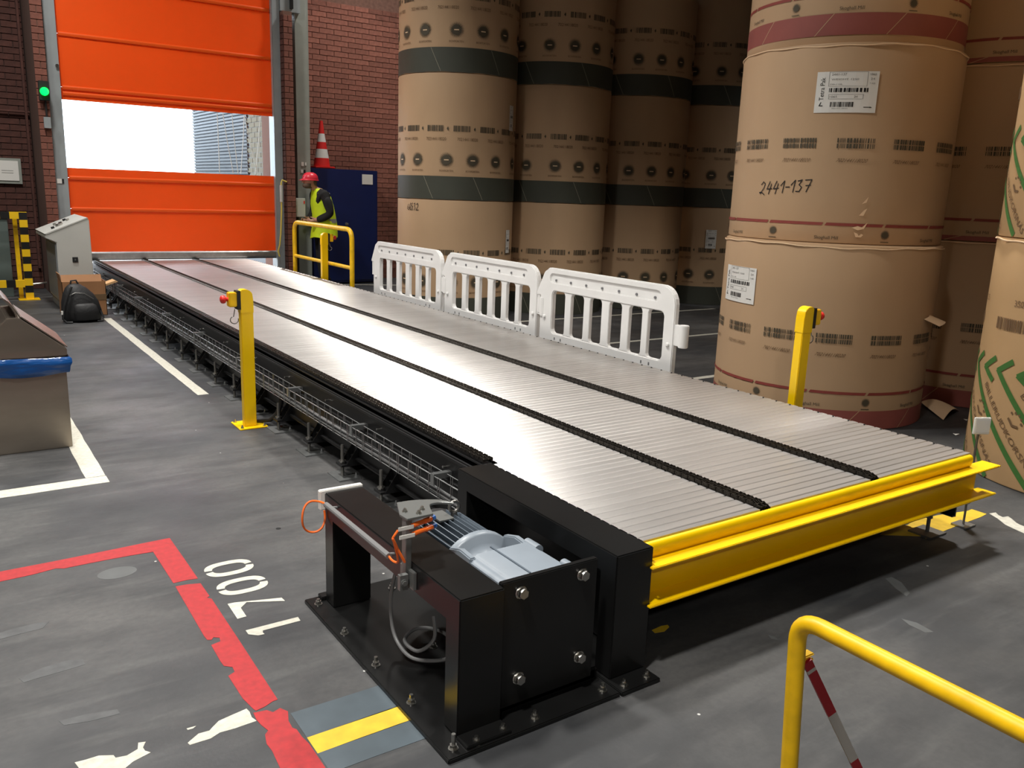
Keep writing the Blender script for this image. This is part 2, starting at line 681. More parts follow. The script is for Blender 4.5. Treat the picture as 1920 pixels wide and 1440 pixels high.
M['hair'] = mat('grey_brown_hair', (96, 78, 62), 0.8)
M['jacket'] = mat('black_cloth', (26, 25, 26), 0.85, bump=0.3, bscale=20)
M['trousers'] = mat('dark_work_trousers', (40, 37, 35), 0.85, bump=0.3, bscale=16)
M['vest'] = mat('fluorescent_yellow_cloth', (212, 238, 30), 0.7, var=0.06, vscale=9, bump=0.3, bscale=14)
M['reflect'] = mat('silver_reflective_tape', (168, 170, 172), 0.4, 0.3)
M['boot'] = mat('black_boot', (22, 20, 19), 0.5)
M['hose'] = mat('pale_yellow_rope', (206, 184, 84), 0.6)
M['green_led'] = mat('green_signal_lens', (20, 160, 60), 0.3, emit=((0, 255, 70), 4.0))
M['stripe_black'] = mat('black_tape', (22, 21, 20), 0.45)
M['stripe_yellow'] = mat('yellow_tape', (236, 190, 20), 0.45)
M['panel_green'] = mat('greenish_panel', (92, 104, 100), 0.5, var=0.08, vscale=3)
M['clad'] = mat('grey_cladding', (78, 84, 90), 0.4, 0.3, per_obj=0.35)
M['pale_brick'] = mat('pale_outdoor_brick', (110, 104, 84), 0.8, per_obj=0.1)
M['yard'] = mat('yard_concrete', (150, 150, 148), 0.85, var=0.1)
M['reflector_bar'] = mat('white_bar', (170, 165, 158), 0.5)
M['bar_red'] = mat('dark_red_tape', (150, 24, 32), 0.45)


def vision_mat():
    m = bpy.data.materials.new('clear_vinyl')
    m.use_nodes = True
    nt = m.node_tree
    for n in list(nt.nodes):
        nt.nodes.remove(n)
    o = nt.nodes.new('ShaderNodeOutputMaterial')
    t = nt.nodes.new('ShaderNodeBsdfTransparent')
    t.inputs[0].default_value = (0.9, 0.93, 0.95, 1)
    g = nt.nodes.new('ShaderNodeBsdfGlossy')
    g.inputs[1].default_value = 0.12
    x = nt.nodes.new('ShaderNodeMixShader')
    x.inputs[0].default_value = 0.06
    nt.links.new(t.outputs[0], x.inputs[1])
    nt.links.new(g.outputs[0], x.inputs[2])
    nt.links.new(x.outputs[0], o.inputs[0])
    return m


M['vinyl'] = vision_mat()
nt = M['door_orange'].node_tree
tl = nt.nodes.new('ShaderNodeBsdfTranslucent')
tl.inputs[0].default_value = (*lin((250, 88, 10)), 1)
mxs = nt.nodes.new('ShaderNodeMixShader')
mxs.inputs[0].default_value = 0.21
nt.links.new(nt.nodes['Principled BSDF'].outputs[0], mxs.inputs[1])
nt.links.new(tl.outputs[0], mxs.inputs[2])
nt.links.new(mxs.outputs[0], nt.nodes['Material Output'].inputs[0])

# ------------------------------------------------------------------ room shell
fl = struct('floor')
MB().box(-9, 18, -14, 14.2, -0.1, 0).build('floor_slab', M['floor'], fl, smooth=0)
yd = MB().box(-12, 22, 14.2, 40, -0.1, -0.01).build('ground_outside', M['yard'], kind='structure', smooth=0)
MB().box(-9, 18, -14, 14.2, 8.0, 8.1).build('ceiling', M['ceiling'], kind='structure', smooth=0)
MB().box(-9.2, -9, -14, 14.2, 0, 8.0).build('wall_left', M['plaster'], kind='structure', smooth=0)
MB().box(18, 18.2, -14, 14.2, 0, 8.0).build('wall_right', M['plaster'], kind='structure', smooth=0)
MB().box(-9, 18, -14.2, -14, 0, 8.0).build('wall_front', M['plaster'], kind='structure', smooth=0)


def bricks(parent, mt, x0, x1, y, z0, z1, bl, bh, limit, order_key=None, depth=0.012, skip=None, mesh_name='brick', jit=0.0):
    """courses of single bricks standing proud of the mortar; the first `limit` are objects, the rest one 'stuff' mesh"""
    g = 0.009
    cells = []
    nr = int((z1 - z0) / bh)
    for k in range(nr):
        z = z0 + k * bh
        x = x0 - (0.5 * bl if k % 2 else 0)
        while x < x1 - 0.01:
            a, b = max(x, x0), min(x + bl, x1)
            if b - a > 0.05 and not (skip and skip((a + b) / 2, z)):
                cells.append((a, b, z))
            x += bl
    if order_key:
        cells.sort(key=order_key)
    cache = {}
    rest = MB()
    for i, (a, b, z) in enumerate(cells):
        w = round(b - a, 3)
        if i < limit:
            if w not in cache:
                cache[w] = MB().box(g / 2, w - g / 2, -depth, 0.01, g / 2, bh - g / 2).mesh(mesh_name, mt, smooth=0, bevel=0.002, bseg=1)
            o = link(mesh_name, cache[w], parent)
            o.location = (a, y + rnd.uniform(-0.003, 0.003), z)
        else:
            rest.box(a + g / 2, b - g / 2, y - depth, y + 0.01, z + g / 2, z + bh - g / 2)
    if rest.v:
        rest.build('far_bricks', mt, parent, kind='stuff', smooth=0)


wb = struct('wall_back')
mb = MB()
mb.box(4.70, 18, 13.9, 14.2, 0, 8.0)
mb.box(1.44, 4.70, 13.9, 14.2, 5.2, 8.0)
mb.build('masonry_right', M['mortar'], wb, smooth=0)
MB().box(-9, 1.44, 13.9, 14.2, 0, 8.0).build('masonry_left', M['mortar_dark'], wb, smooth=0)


def _seen(c):
    a, b, z = c
    return abs(z - 2.9) + abs((a + b) / 2 - 6.1) * 0.6


bricks(wb, M['brick'], 5.05, 7.3, 13.9, 0.0, 4.58, 0.25, 0.0833, 298, _seen, skip=lambda x, z: z < 1.7 and x < 6.2)
wl = struct('wall_dark_side')
wl['kind'] = 'structure'
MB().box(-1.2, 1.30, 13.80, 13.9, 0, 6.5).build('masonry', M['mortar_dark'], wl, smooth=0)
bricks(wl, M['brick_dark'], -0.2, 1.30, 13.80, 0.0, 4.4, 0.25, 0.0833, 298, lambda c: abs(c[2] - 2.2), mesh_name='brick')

pr = struct('trim_1')
MB().box(4.565, 4.70, 12.82, 13.9, 0, 4.05).build('masonry', M['mortar_pier'], pr, smooth=0)
bricks(pr, M['brick_pier'], 4.565, 4.705, 12.82, 0.0, 4.05, 0.145, 0.0833, 100)
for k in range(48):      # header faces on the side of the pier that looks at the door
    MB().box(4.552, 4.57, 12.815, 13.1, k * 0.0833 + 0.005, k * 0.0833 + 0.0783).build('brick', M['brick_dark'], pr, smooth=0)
pl = struct('trim_2')
MB().box(1.31, 1.44, 12.82, 13.9, 0, 6.0).build('masonry', M['mortar_pier'], pl, smooth=0)
bricks(pl, M['brick_pier'], 1.305, 1.45, 12.82, 0.0, 4.4, 0.15, 0.0833, 100)

# steel column beside the brick pier and the lintel steel above
co = struct('column_steel')
mb = MB()
mb.box(4.795, 4.807, 12.96, 13.16, 0, 7.9)
mb.box(4.807, 4.99, 13.05, 13.065, 0, 7.9)
mb.box(4.99, 5.002, 12.96, 13.16, 0, 7.9)
mb.box(4.807, 4.99, 12.962, 12.972, 0, 7.9)
mb.build('steel_section', M['column'], co, smooth=0)
MB().box(4.855, 4.895, 12.955, 12.962, 1.87, 1.93).box(4.915, 4.935, 12.953, 12.962, 1.88, 1.925).build('switch_plate', M['paper'], co, smooth=0)
MB().box(4.845, 4.885, 12.955, 12.962, 1.765, 1.815).box(4.89, 4.92, 12.955, 12.962, 1.765, 1.815, 1).build('sticker', [M['paper'], M['black_matt']], co, smooth=0)
MB().box(4.56, 4.86, 12.9, 13.2, 4.06, 6.0).box(4.70, 4.74, 12.85, 12.9, 4.1, 5.2, 1).build('trim_3', [M['door_frame'], M['black_frame']], kind='structure', smooth=0)

# ------------------------------------------------------------------ high speed door
dr = struct('door_1')
DX0, DX1, DY = 1.60, 4.45, 13.0


def dpanel(z0, z1):
    mb = MB()
    n = 12
    for i in range(n):
        a, b = DX0 + (DX1 - DX0) * i / n, DX0 + (DX1 - DX0) * (i + 1) / n
        mb.box(a, b, DY, DY + 0.008, z0, z1)
    return mb.build('curtain_panel', M['door_orange'], dr, smooth=0)


for z0, z1 in ((0.575, 1.162), (1.162, 1.57), (1.57, 1.70), (2.57, 2.73), (2.73, 3.39), (3.39, 4.05), (4.05, 5.2)):
    dpanel(z0 + 0.001, z1 - 0.001)
for z in (1.162, 1.575, 2.73, 2.655, 3.395, 4.06):
    mb = MB()
    mb.prism([(DY - 0.016, z - 0.03), (DY - 0.02, z - 0.012), (DY - 0.02, z + 0.006), (DY - 0.012, z + 0.018), (DY + 0.002, z + 0.022), (DY + 0.002, z - 0.034)], 'x', DX0 + 0.03, DX1 - 0.03)
    mb.build('curtain_rib', M['door_orange'], dr, smooth=50)
MB().box(DX0, DX1, DY + 0.002, DY + 0.005, 1.70, 2.57).build('vision_pane', M['vinyl'], dr, smooth=0)
mb = MB()
for k, (x, sl) in enumerate(((3.62, 0.0), (3.76, 0.06), (3.86, 0.03), (3.97, -0.04), (4.10, 0.09), (4.20, -0.05))):
    mb.tube([(x - sl, DY - 0.004, 2.56), (x - sl * 0.3, DY - 0.006, 2.2), (x + sl, DY - 0.004, 1.71)], 0.0055, 5)
mb.build('glint', M['paper'], dr, label='pale crease of reflected light, modelled on the clear vinyl')  # reflected light streaks on the vinyl, built as white strips
mb = MB()
mb.prism([(DY - 0.025, 0.475), (DY + 0.03, 0.475), (DY + 0.03, 0.575), (DY - 0.02, 0.575), (DY - 0.032, 0.56), (DY - 0.032, 0.5)], 'x', DX0 - 0.02, DX1 + 0.02)
mb.build('bottom_bar', M['galv'], dr, smooth=0)
MB().box(DX0, DX1, DY - 0.01, DY + 0.01, 0.462, 0.475).build('rubber_seal', M['black_matt'], dr, smooth=0)
for x0, x1 in ((1.455, 1.605), (4.432, 4.552)):
    mb = MB()
    mb.box(x0, x1, 12.93, 12.96, 0, 6.5)
    mb.box(x0, x0 + 0.012, 12.93, 13.15, 0, 6.5)
    mb.box(x1 - 0.012, x1, 12.93, 13.15, 0, 6.5)
    mb.build('guide_rail', M['door_frame'], dr, bevel=0.003, smooth=0)
MB().box(1.47, 1.53, 12.922, 12.93, 1.49, 1.55).box(1.53, 1.555, 12.92, 12.93, 1.49, 1.55, 1).build('sensor_eye', [M['paper'], M['black_matt']], dr, smooth=0)
MB().cyl((1.58, 12.93, 2.98), (1.58, 12.9, 2.98), 0.02).build('guide_knob', M['zinc'], dr)

# what stands outside the door: clad loading-bay wall and a pale brick corner
ow = struct('wall_outside')
mb = MB().box(4.75, 4.85, 14.2, 18.8, 0, 6).build('backing', M['clad'], ow, smooth=0)
for k in range(38):
    z = 1.0 + k * 0.06
    MB().prism([(4.75, z), (4.725, z + 0.02), (4.715, z + 0.05), (4.75, z + 0.058)], 'y', 15.2, 18.8).build('cladding_rib', M['clad'], ow, smooth=0)
bk = MB().box(0, 0.28, -0.02, 0.01, 0.004, 0.078).mesh('brick', M['pale_brick'], smooth=0)
for k in range(30):
    for j in range(3):
        o = link('brick', bk, ow)
        o.matrix_parent_inverse = Matrix.Identity(4)
        o.rotation_euler = (0, 0, PI / 2)
        o.location = (4.745, 14.22 + j * 0.30 - (0.15 if k % 2 else 0) + 0.15, 0.6 + k * 0.083)

# ------------------------------------------------------------------ floor markings
RED_A = [(0.079, 3.775), (0.3, 3.777), (0.506, 3.784), (0.678, 3.792), (0.769, 3.795), (0.771, 3.551), (0.772, 3.319), (0.73, 3.327), (0.678, 3.324), (0.674, 3.676), (0.595, 3.682), (0.491, 3.686), (0.329, 3.683), (0.301, 3.699), (0.213, 3.681), (0.073, 3.674), (-0.9, 3.674), (-0.9, 3.775)]
RED_B = [(0.678, 3.291), (0.724, 3.286), (0.77, 3.27), (0.771, 3.142), (0.759, 3.134), (0.772, 3.116), (0.77, 2.746), (0.766, 2.34), (0.751, 2.339), (0.718, 2.323), (0.69, 2.317), (0.686, 2.33), (0.675, 2.402), (0.673, 2.55), (0.698, 2.564), (0.7, 2.596), (0.678, 2.617), (0.676, 2.649), (0.678, 2.772), (0.712, 2.781), (0.717, 2.807), (0.699, 2.822), (0.689, 2.807), (0.676, 2.814), (0.673, 2.842)]
RED_C = [(0.68, 2.311), (0.719, 2.303), (0.732, 2.283), (0.757, 2.293), (0.772, 2.264), (0.757, 2.217), (0.755, 2.179), (0.763, 2.165), (0.764, 2.123), (0.77, 2.082), (0.77, 2.04), (0.768, 0.4), (0.668, 0.4), (0.662, 2.0), (0.669, 2.107), (0.666, 2.145), (0.676, 2.189), (0.69, 2.203), (0.681, 2.239), (0.677, 2.272)]
WHITE_A = [(0.476, 2.267), (0.513, 2.294), (0.544, 2.292), (0.555, 2.303), (0.58, 2.325), (0.617, 2.333), (0.669, 2.343), (0.672, 2.322), (0.669, 2.292), (0.676, 2.267), (0.651, 2.266), (0.61, 2.264), (0.567, 2.267), (0.537, 2.253), (0.503, 2.254), (0.479, 2.254)]
WHITE_B = [(0.193, 2.34), (0.219, 2.337), (0.253, 2.337), (0.288, 2.318), (0.291, 2.303), (0.319, 2.297), (0.35, 2.311), (0.357, 2.34), (0.376, 2.334), (0.364, 2.311), (0.366, 2.293), (0.378, 2.277), (0.329, 2.261), (0.306, 2.244), (0.236, 2.272), (0.201, 2.301)]
WHITE_C = [(0.49, 2.337), (0.517, 2.335), (0.506, 2.327), (0.491, 2.328)]
WHITE_R = [(4.538, 2.04), (4.587, 2.031), (4.559, 2.003), (4.547, 1.975), (4.589, 1.968), (4.567, 1.938), (4.531, 1.9), (4.517, 1.874), (4.507, 1.823), (4.45, 1.2), (4.38, 1.2), (4.4, 1.773), (4.431, 1.865), (4.448, 1.913), (4.504, 1.981)]
YEL_R = [(3.892, 2.022), (3.93, 2.031), (3.734, 2.165), (3.847, 2.202), (3.975, 2.17), (4.078, 2.186), (4.266, 2.166), (4.473, 2.12), (4.517, 2.123), (4.517, 2.043), (4.437, 2.036), (4.232, 2.034)]
YEL_S = [(2.097, 2.054), (2.151, 2.059), (2.178, 2.052), (2.171, 2.037), (2.133, 2.023), (2.093, 2.033)]
SCUFF = [(3.298, 1.86), (3.338, 1.855), (3.326, 1.802), (3.262, 1.725), (3.222, 1.715), (3.247, 1.778)]


def paint(name, poly, m, label=None, t=0.0012, z0=0.0):
    return MB().prism(poly, 'z', z0 - 0.0005, z0 + t).build(name, M[m], fl, smooth=0, label=label)


def strip(x0, x1, y0, y1, m, label=None, name='painted_line', t=0.0012):
    n = max(2, int(max(x1 - x0, y1 - y0) / 0.12))
    j = lambda: rnd.uniform(-0.0022, 0.0022)
    if x1 - x0 > y1 - y0:
        a = [(x0 + (x1 - x0) * i / n, y0 + j()) for i in range(n + 1)]
        b = [(x0 + (x1 - x0) * i / n, y1 + j()) for i in range(n + 1)]
    else:
        a = [(x0 + j(), y0 + (y1 - y0) * i / n) for i in range(n + 1)]
        b = [(x1 + j(), y0 + (y1 - y0) * i / n) for i in range(n + 1)]
    return paint(name, a + b[::-1], m, label, t)


for p in (RED_A, RED_B, RED_C):
    paint('painted_line', p, 'red_floor', 'chipped red floor line')
for p in (WHITE_A, WHITE_B, WHITE_C, WHITE_R):
    paint('paint_patch', p, 'white_floor', 'worn patch of white floor paint', t=0.0008)
paint('paint_patch', SCUFF, 'smudge', 'pale scuff', t=0.0006)
SMEARS = [[(0.064, 3.228), (0.122, 3.237), (0.189, 3.242), (0.225, 3.23), (0.201, 3.19), (0.134, 3.186), (0.061, 3.179)],
          [(0.101, 2.878), (0.172, 2.908), (0.252, 2.914), (0.29, 2.899), (0.292, 2.859), (0.228, 2.852), (0.151, 2.848), (0.113, 2.843)],
          [(0.18, 2.568), (0.251, 2.562), (0.336, 2.541), (0.339, 2.514), (0.259, 2.519), (0.19, 2.537)],
          [(3.019, 1.615), (3.042, 1.562), (3.029, 1.489), (2.997, 1.503), (2.998, 1.569)],
          [(2.455, 1.805), (2.463, 1.782), (2.458, 1.759), (2.44, 1.778)],
          [(2.604, 1.763), (2.628, 1.721), (2.633, 1.655), (2.603, 1.691)]]
for k, p in enumerate(SMEARS):
    paint('paint_patch', p, 'smear' if k < 3 else 'smudge', 'pale smear on the concrete', t=0.0006)
paint('paint_patch', [(0.506 + 0.075 * math.cos(a * PI / 12), 3.535 + 0.055 * math.sin(a * PI / 12)) for a in range(24)], 'smudge', 'pale round smudge', t=0.0006)
paint('drill_hole', [(1.227 + 0.012 * math.cos(a * PI / 8), 3.665 + 0.012 * math.sin(a * PI / 8)) for a in range(16)], 'hole', t=0.0006)
paint('paint_patch', YEL_R, 'yellow_floor', 'worn remains of yellow floor paint')
paint('paint_patch', YEL_S, 'yellow_floor', 'worn remains of yellow floor paint')
strip(0.775, 1.95, 1.93, 2.03, 'grey_floor', 'blue-grey painted bar', t=0.0010)
strip(0.775, 1.95, 2.03, 2.113, 'yellow_floor', 'yellow painted bar', t=0.0010)
strip(0.775, 1.95, 2.113, 2.25, 'grey_floor', 'blue-grey painted bar', t=0.0010)
strip(-1.0, 0.67, 4.707, 4.825, 'white_floor')
strip(0.57, 0.67, 4.83, 7.2, 'white_floor')
strip(1.567, 1.648, 6.45, 10.6, 'white_floor')
strip(4.3, 9.6, 8.605, 8.665, 'white_floor')
strip(5.9, 9.6, 6.915, 6.975, 'white_floor')
strip(4.8, 6.0, 5.165, 5.235, 'white_floor')
paint('painted_line', [(5.1, 13.33), (6.5, 12.79), (6.5, 12.73), (5.1, 13.27)], 'white_floor')
for t, y in (('1', 2.785), ('7', 2.975), ('0', 3.17), ('0', 3.355)):
    fp = Flat()
    w, h = 0.071, 0.098
    if t == '0':        # rounded ring with the small bridges of a stencil
        n = 40
        P = [(math.copysign(abs(math.cos(a)) ** 0.75, math.cos(a)), math.copysign(abs(math.sin(a)) ** 0.75, math.sin(a))) for a in [2 * PI * (i + 0.5) / n for i in range(n)]]
        for i in range(n):
            if i in (9, 29):
                continue
            p, q = P[i], P[(i + 1) % n]
            fp.poly([(p[0] * w, p[1] * h), (q[0] * w, q[1] * h), (q[0] * (w - 0.033), q[1] * (h - 0.030)), (p[0] * (w - 0.033), p[1] * (h - 0.030))])
    elif t == '7':
        fp.poly([(-0.066, 0.098), (0.068, 0.096), (0.066, 0.07), (0.045, 0.03), (0.012, 0.062), (-0.064, 0.064)])
        fp.poly([(0.066, 0.07), (0.045, 0.03), (-0.018, -0.1), (0.014, -0.098)])
    else:
        fp.poly([(-0.006, 0.098), (0.026, 0.098), (0.026, -0.098), (-0.006, -0.096)])
        fp.poly([(-0.006, 0.098), (-0.006, 0.045), (-0.02, 0.05), (-0.034, 0.048), (-0.032, 0.07)])
    fp.build('painted_number', M['white_floor'], lambda a, b, o, y=y: (0.908 - b, y + a, 0.0014), fl)

# ------------------------------------------------------------------ slat conveyor
cv = thing('slat_conveyor', 'long floor conveyor of silver aluminium slats with black frame and three chains', 'conveyor', (2.9, 7.6, 0))
DZ = 0.455
PITCH = 0.0475
CH = (1.884, 2.510, 3.213)          # chain centre lines


def slat_mesh(w, xs=1.912):
    mb = MB()
    h = w / 2
    for x0, x1 in ((xs, 2.480), (2.540, 3.183), (3.243, 3.990)):
        pf = [(-h + 0.0008, DZ - 0.026), (-h + 0.0008, DZ - 0.0046), (-h + 0.0052, DZ - 0.0006)]
        for i in range(5):
            t = -1 + 2 * i / 4
            pf.append((t * (h - 0.0065), DZ - 0.0005 * t * t))
        pf += [(h - 0.0052, DZ - 0.0006), (h - 0.0008, DZ - 0.0046), (h - 0.0008, DZ - 0.026)]
        mb.prism(pf, 'x', x0, x1)
    return mb.mesh('slat', M['alu'], smooth=40, uv=True)


sm = slat_mesh(PITCH)
sm_near = slat_mesh(PITCH, 1.887)
nsl = int((13.4 - 1.972) / PITCH)
for i in range(nsl):
    o = link('slat', sm_near if 1.972 + i * PITCH < 2.85 else sm, cv)
    o.location = (0, 1.972 + i * PITCH, 0)
    tilt = rnd.gauss(0, 0.010)
    o.matrix_parent_inverse = Matrix.Translation(-Vector(cv['at']))
    o.rotation_euler = (tilt, 0, 0)
    yc = 1.972 + i * PITCH
    o.location = (0, yc + DZ * math.sin(tilt), rnd.uniform(-0.0006, 0.0006))
end = MB().box(1.887, 2.480, 1.921, 1.944, DZ - 0.02, DZ - 0.001).box(2.540, 3.183, 1.921, 1.944, DZ - 0.02, DZ - 0.001).box(3.243, 3.985, 1.921, 1.944, DZ - 0.02, DZ - 0.001)
end.build('end_strip', M['alu'], cv, smooth=0, uv=True)


def link_shape(mb, x, y, z, ang=0.0):
    """one outer link of a duplex roller chain with its two rollers, centred at (x, y, z)"""
    ca, sa = math.cos(ang), math.sin(ang)

    def T(p):
        return (x + p[0], y + p[1] * ca - p[2] * sa, z + p[1] * sa + p[2] * ca)
    k = len(mb.v)
    for px in (-0.024, -0.001, 0.022):
        pf = arc(0.0092, 0, 0.0084, -75, 75, 3) + [(0, 0.0062)] + arc(-0.0092, 0, 0.0084, 105, 255, 3) + [(0, -0.0062)]
        mb.prism(pf, 'x', px, px + 0.0028)
    for px in (-0.0195, 0.0035):
        pf = arc(0.019 + 0.0095, 0, 0.0072, -70, 70, 2) + arc(0.0095, 0, 0.0072, 110, 250, 2)
        mb.prism(pf, 'x', px, px + 0.0024)
        mb.prism(pf, 'x', px + 0.0125, px + 0.0149)
    for py in (-0.0095, 0.0095):
        mb.cyl((-0.0255, py, 0), (0.0265, py, 0), 0.0034, seg=5)
        mb.cyl((-0.021, py, 0), (0.019, py, 0), 0.0058, seg=6)
    for i in range(k, len(mb.v)):
        mb.v[i] = T(mb.v[i])


lm = MB()
link_shape(lm, 0, 0, 0)
lmesh = lm.mesh('chain_link', M['chain'], smooth=35)
LP = 0.0381
for ci, cx in enumerate(CH):
    y0 = 1.976 if ci else 2.90
    far = MB()
    n = int((13.4 - y0) / LP)
    nobj = (80, 110, 100)[ci]
    zc = DZ + 0.0085
    for i in range(nobj, n):
        link_shape(far, cx, y0 + i * LP, zc) if i < nobj + 40 else far.box(cx - 0.024, cx - 0.0212, y0 + i * LP - 0.0185, y0 + i * LP + 0.0185, zc - 0.008, zc + 0.008).box(cx - 0.001, cx + 0.0018, y0 + i * LP - 0.0185, y0 + i * LP + 0.0185, zc - 0.008, zc + 0.008).box(cx + 0.022, cx + 0.0248, y0 + i * LP - 0.0185, y0 + i * LP + 0.0185, zc - 0.008, zc + 0.008).cyl((cx - 0.021, y0 + i * LP, zc), (cx + 0.021, y0 + i * LP, zc), 0.0058, seg=5)
    ch = far.build('drive_chain', M['chain'], cv, kind='stuff')
    for i in range(nobj):
        o = link('chain_link', lmesh, ch)
        o.location = (cx, y0 + i * LP, zc)
    if ci:      # the chain dips over its sprocket behind the yellow beam
        for j, (dy, dz_, an) in enumerate(((-0.036, -0.006, 0.35), (-0.058, -0.030, 0.95))):
            o = link('chain_link', lmesh, ch)
            o.location = (cx, y0 + dy, zc + dz_)
            o.rotation_euler = (an, 0, 0)
    MB().box(cx - 0.027, cx + 0.027, y0 - 0.02, 13.4, DZ - 0.02, DZ - 0.012).build('chain_track', M['black_frame'], cv, smooth=0)

# side frames
mb = MB()
mb.box(1.862, 1.872, 2.85, 13.4, 0.10, 0.405)
mb.box(1.842, 1.872, 2.85, 13.4, 0.393, 0.409)
mb.box(1.848, 1.856, 2.85, 13.4, 0.409, 0.418)
mb.box(1.846, 1.872, 2.85, 13.4, 0.283, 0.293)
mb.box(1.838, 1.872, 2.85, 13.4, 0.10, 0.112)
mb.build('side_frame', M['black_frame'], cv, smooth=0, bevel=0.002, bseg=1)
mb = MB()
mb.box(3.992, 4.0, 1.95, 13.4, 0.12, 0.449)
mb.box(3.97, 4.0, 1.95, 13.4, 0.12, 0.13)
mb.build('side_frame', M['black_frame'], cv, smooth=0, bevel=0.002, bseg=1)
dots = MB()
for i in range(120):
    dots.cyl((3.975, 2.0 + i * 0.095, 0.4545), (3.975, 2.0 + i * 0.095, 0.4585), 0.0055, seg=6)
dots.build('slat_rivets', M['black_matt'], cv, kind='stuff')
mb = MB()
mb.box(1.90, 3.97, 1.96, 13.4, 0.16, 0.425)
mb.build('bed_frame', M['black_frame'], cv, smooth=0)
for i in range(15):
    MB().cyl((1.842, 3.2 + i * 0.7, 0.345), (1.862, 3.2 + i * 0.7, 0.345), 0.006, seg=6).build('frame_bolt', M['zinc'], cv)

# levelling feet: foot plate > threaded rod, nut, bracket
plate = MB().box(-0.055, 0.075, -0.085, 0.085, 0, 0.008).bolt((0.055, -0.06, 0.008), 0.008, 0.008, 0.012).mesh('support_foot', M['galv'], smooth=30)
rod = MB()
rod.cyl((0, 0, 0.008), (0, 0, 0.186), 0.0088, seg=10)
for k in range(22):
    rod.cyl((0, 0, 0.012 + k * 0.0078), (0, 0, 0.0155 + k * 0.0078), 0.0098, seg=10)
rodm = rod.mesh('threaded_rod', M['rod'], smooth=30)
nutm = MB().cyl((0, 0, 0.078), (0, 0, 0.092), 0.016, seg=6).cyl((0, 0, 0.092), (0, 0, 0.095), 0.021, seg=12).mesh('nut', M['zinc'], smooth=30)
br = MB()
br.box(-0.022, 0.14, -0.04, 0.04, 0.066, 0.078)
br.prism([(0.0, 0.066), (0.14, 0.066), (0.14, 0.23), (0.115, 0.23)], 'y', -0.042, -0.034)
br.prism([(0.0, 0.066), (0.14, 0.066), (0.14, 0.23), (0.115, 0.23)], 'y', 0.034, 0.042)
brm = br.mesh('bracket', M['black_frame'], smooth=0)
FY = [3.72, 4.213, 4.718, 5.262, 5.773, 6.242, 6.748, 7.321, 7.826, 8.39, 8.881, 9.342, 9.857, 10.393, 10.9, 11.4, 11.9, 12.4]
for side, x in ((1, 1.783), (-1, 3.90)):
    for y in FY + ([2.3, 2.9] if side < 0 else []):
        p = link('support_foot', plate, cv)
        for nm, me in (('threaded_rod', rodm), ('nut', nutm), ('bracket', brm)):
            link(nm, me, p)
        p.location = (x, y, 0)
        if side < 0:
            p.rotation_euler = (0, 0, PI)

# wire cable tray along the near side
tr = MB()
TX0, TX1, TZ0, TZ1 = 1.772, 1.838, 0.236, 0.326
for x, z in ((TX0, TZ1), (TX0, 0.282), (TX0, TZ0), (1.79, TZ0), (1.815, TZ0), (TX1, TZ0), (TX1, 0.282), (TX1, TZ1)):
    tr.cyl((x, 2.86, z), (x, 13.2, z), 0.0021, seg=5)
for i in range(104):
    y = 2.9 + i * 0.1
    for yy in (y, y + 0.018) if i % 2 == 0 else (y,):
        tr.tube([(TX0 - 0.002, yy, TZ1 + 0.003), (TX0 - 0.002, yy, TZ0 - 0.003), (TX1, yy, TZ0 - 0.003), (TX1, yy, TZ1)], 0.0021, 4)
    if i % 2 == 0:
        tr.cyl((TX0 - 0.002, y, TZ1 + 0.003), (TX0 - 0.002, y + 0.018, TZ1 + 0.003), 0.0021, seg=4)
tray = tr.build('cable_tray', M['galv'], cv)
for k, (x, z, r, mm) in enumerate(((1.785, 0.246, 0.0075, 'pipe_grey'), (1.803, 0.246, 0.006, 'pipe_grey'), (1.82, 0.247, 0.0065, 'black_matt'), (1.79, 0.256, 0.0055, 'black_matt'))):
    pts = [(x + 0.004 * math.sin(i * 1.7 + k), 2.9 + i * 0.34, z + 0.004 * math.sin(i * 1.1 + 2 * k)) for i in range(31)]
    MB().tube(pts, r, 6).build('cable', M[mm], tray)
for y in (3.15, 4.05, 5.02, 6.1, 7.3, 8.5, 9.8, 11.0, 12.2):
    MB().box(1.772, 1.862, y, y + 0.03, 0.31, 0.335).box(1.768, 1.774, y, y + 0.03, 0.28, 0.335).build('tray_clip', M['galv'], tray, smooth=0)
pts = [(1.70, 5.50, 0.02), (1.735, 5.46, 0.025), (1.775, 5.40, 0.04), (1.81, 5.36, 0.09), (1.83, 5.34, 0.16), (1.83, 5.33, 0.24)]
MB().tube(pts, 0.016, 10).build('cable_hose', M['black_matt'], cv)

# yellow stop beam across the near end
mb = MB()
plan = [(1.868, 1.845), (4.14, 1.845), (4.14, 1.935), (1.888, 1.935), (1.888, 1.862), (1.868, 1.862)]
mb.prism(plan, 'z', 0.381, 0.390)
mb.prism([(1.925, 0.246), (1.935, 0.246), (1.935, 0.385), (1.925, 0.385)], 'x', 1.888, 4.085)
mb.prism(plan, 'z', 0.242, 0.251)
bm_ = mb.build('end_beam', M['yellow'], cv, smooth=0, bevel=0.0025, label='yellow steel beam across the near end')
lip = [(1.910, 0.388), (1.903, 0.402), (1.898, 0.418), (1.898, 0.430), (1.901, 0.440), (1.907, 0.446), (1.914, 0.448), (1.919, 0.448), (1.922, 0.440), (1.922, 0.388)]
MB().prism(lip, 'x', 1.89, 3.975).build('beam_lip', M['yellow'], bm_, smooth=50)
MB().cyl((3.97, 2.06, 0.01), (3.97, 2.06, 0.25), 0.009, seg=10).cyl((3.97, 2.06, 0.08), (3.97, 2.06, 0.095), 0.016, seg=6).box(3.90, 4.04, 2.0, 2.12, 0, 0.01).build('beam_foot', M['rod'], bm_)

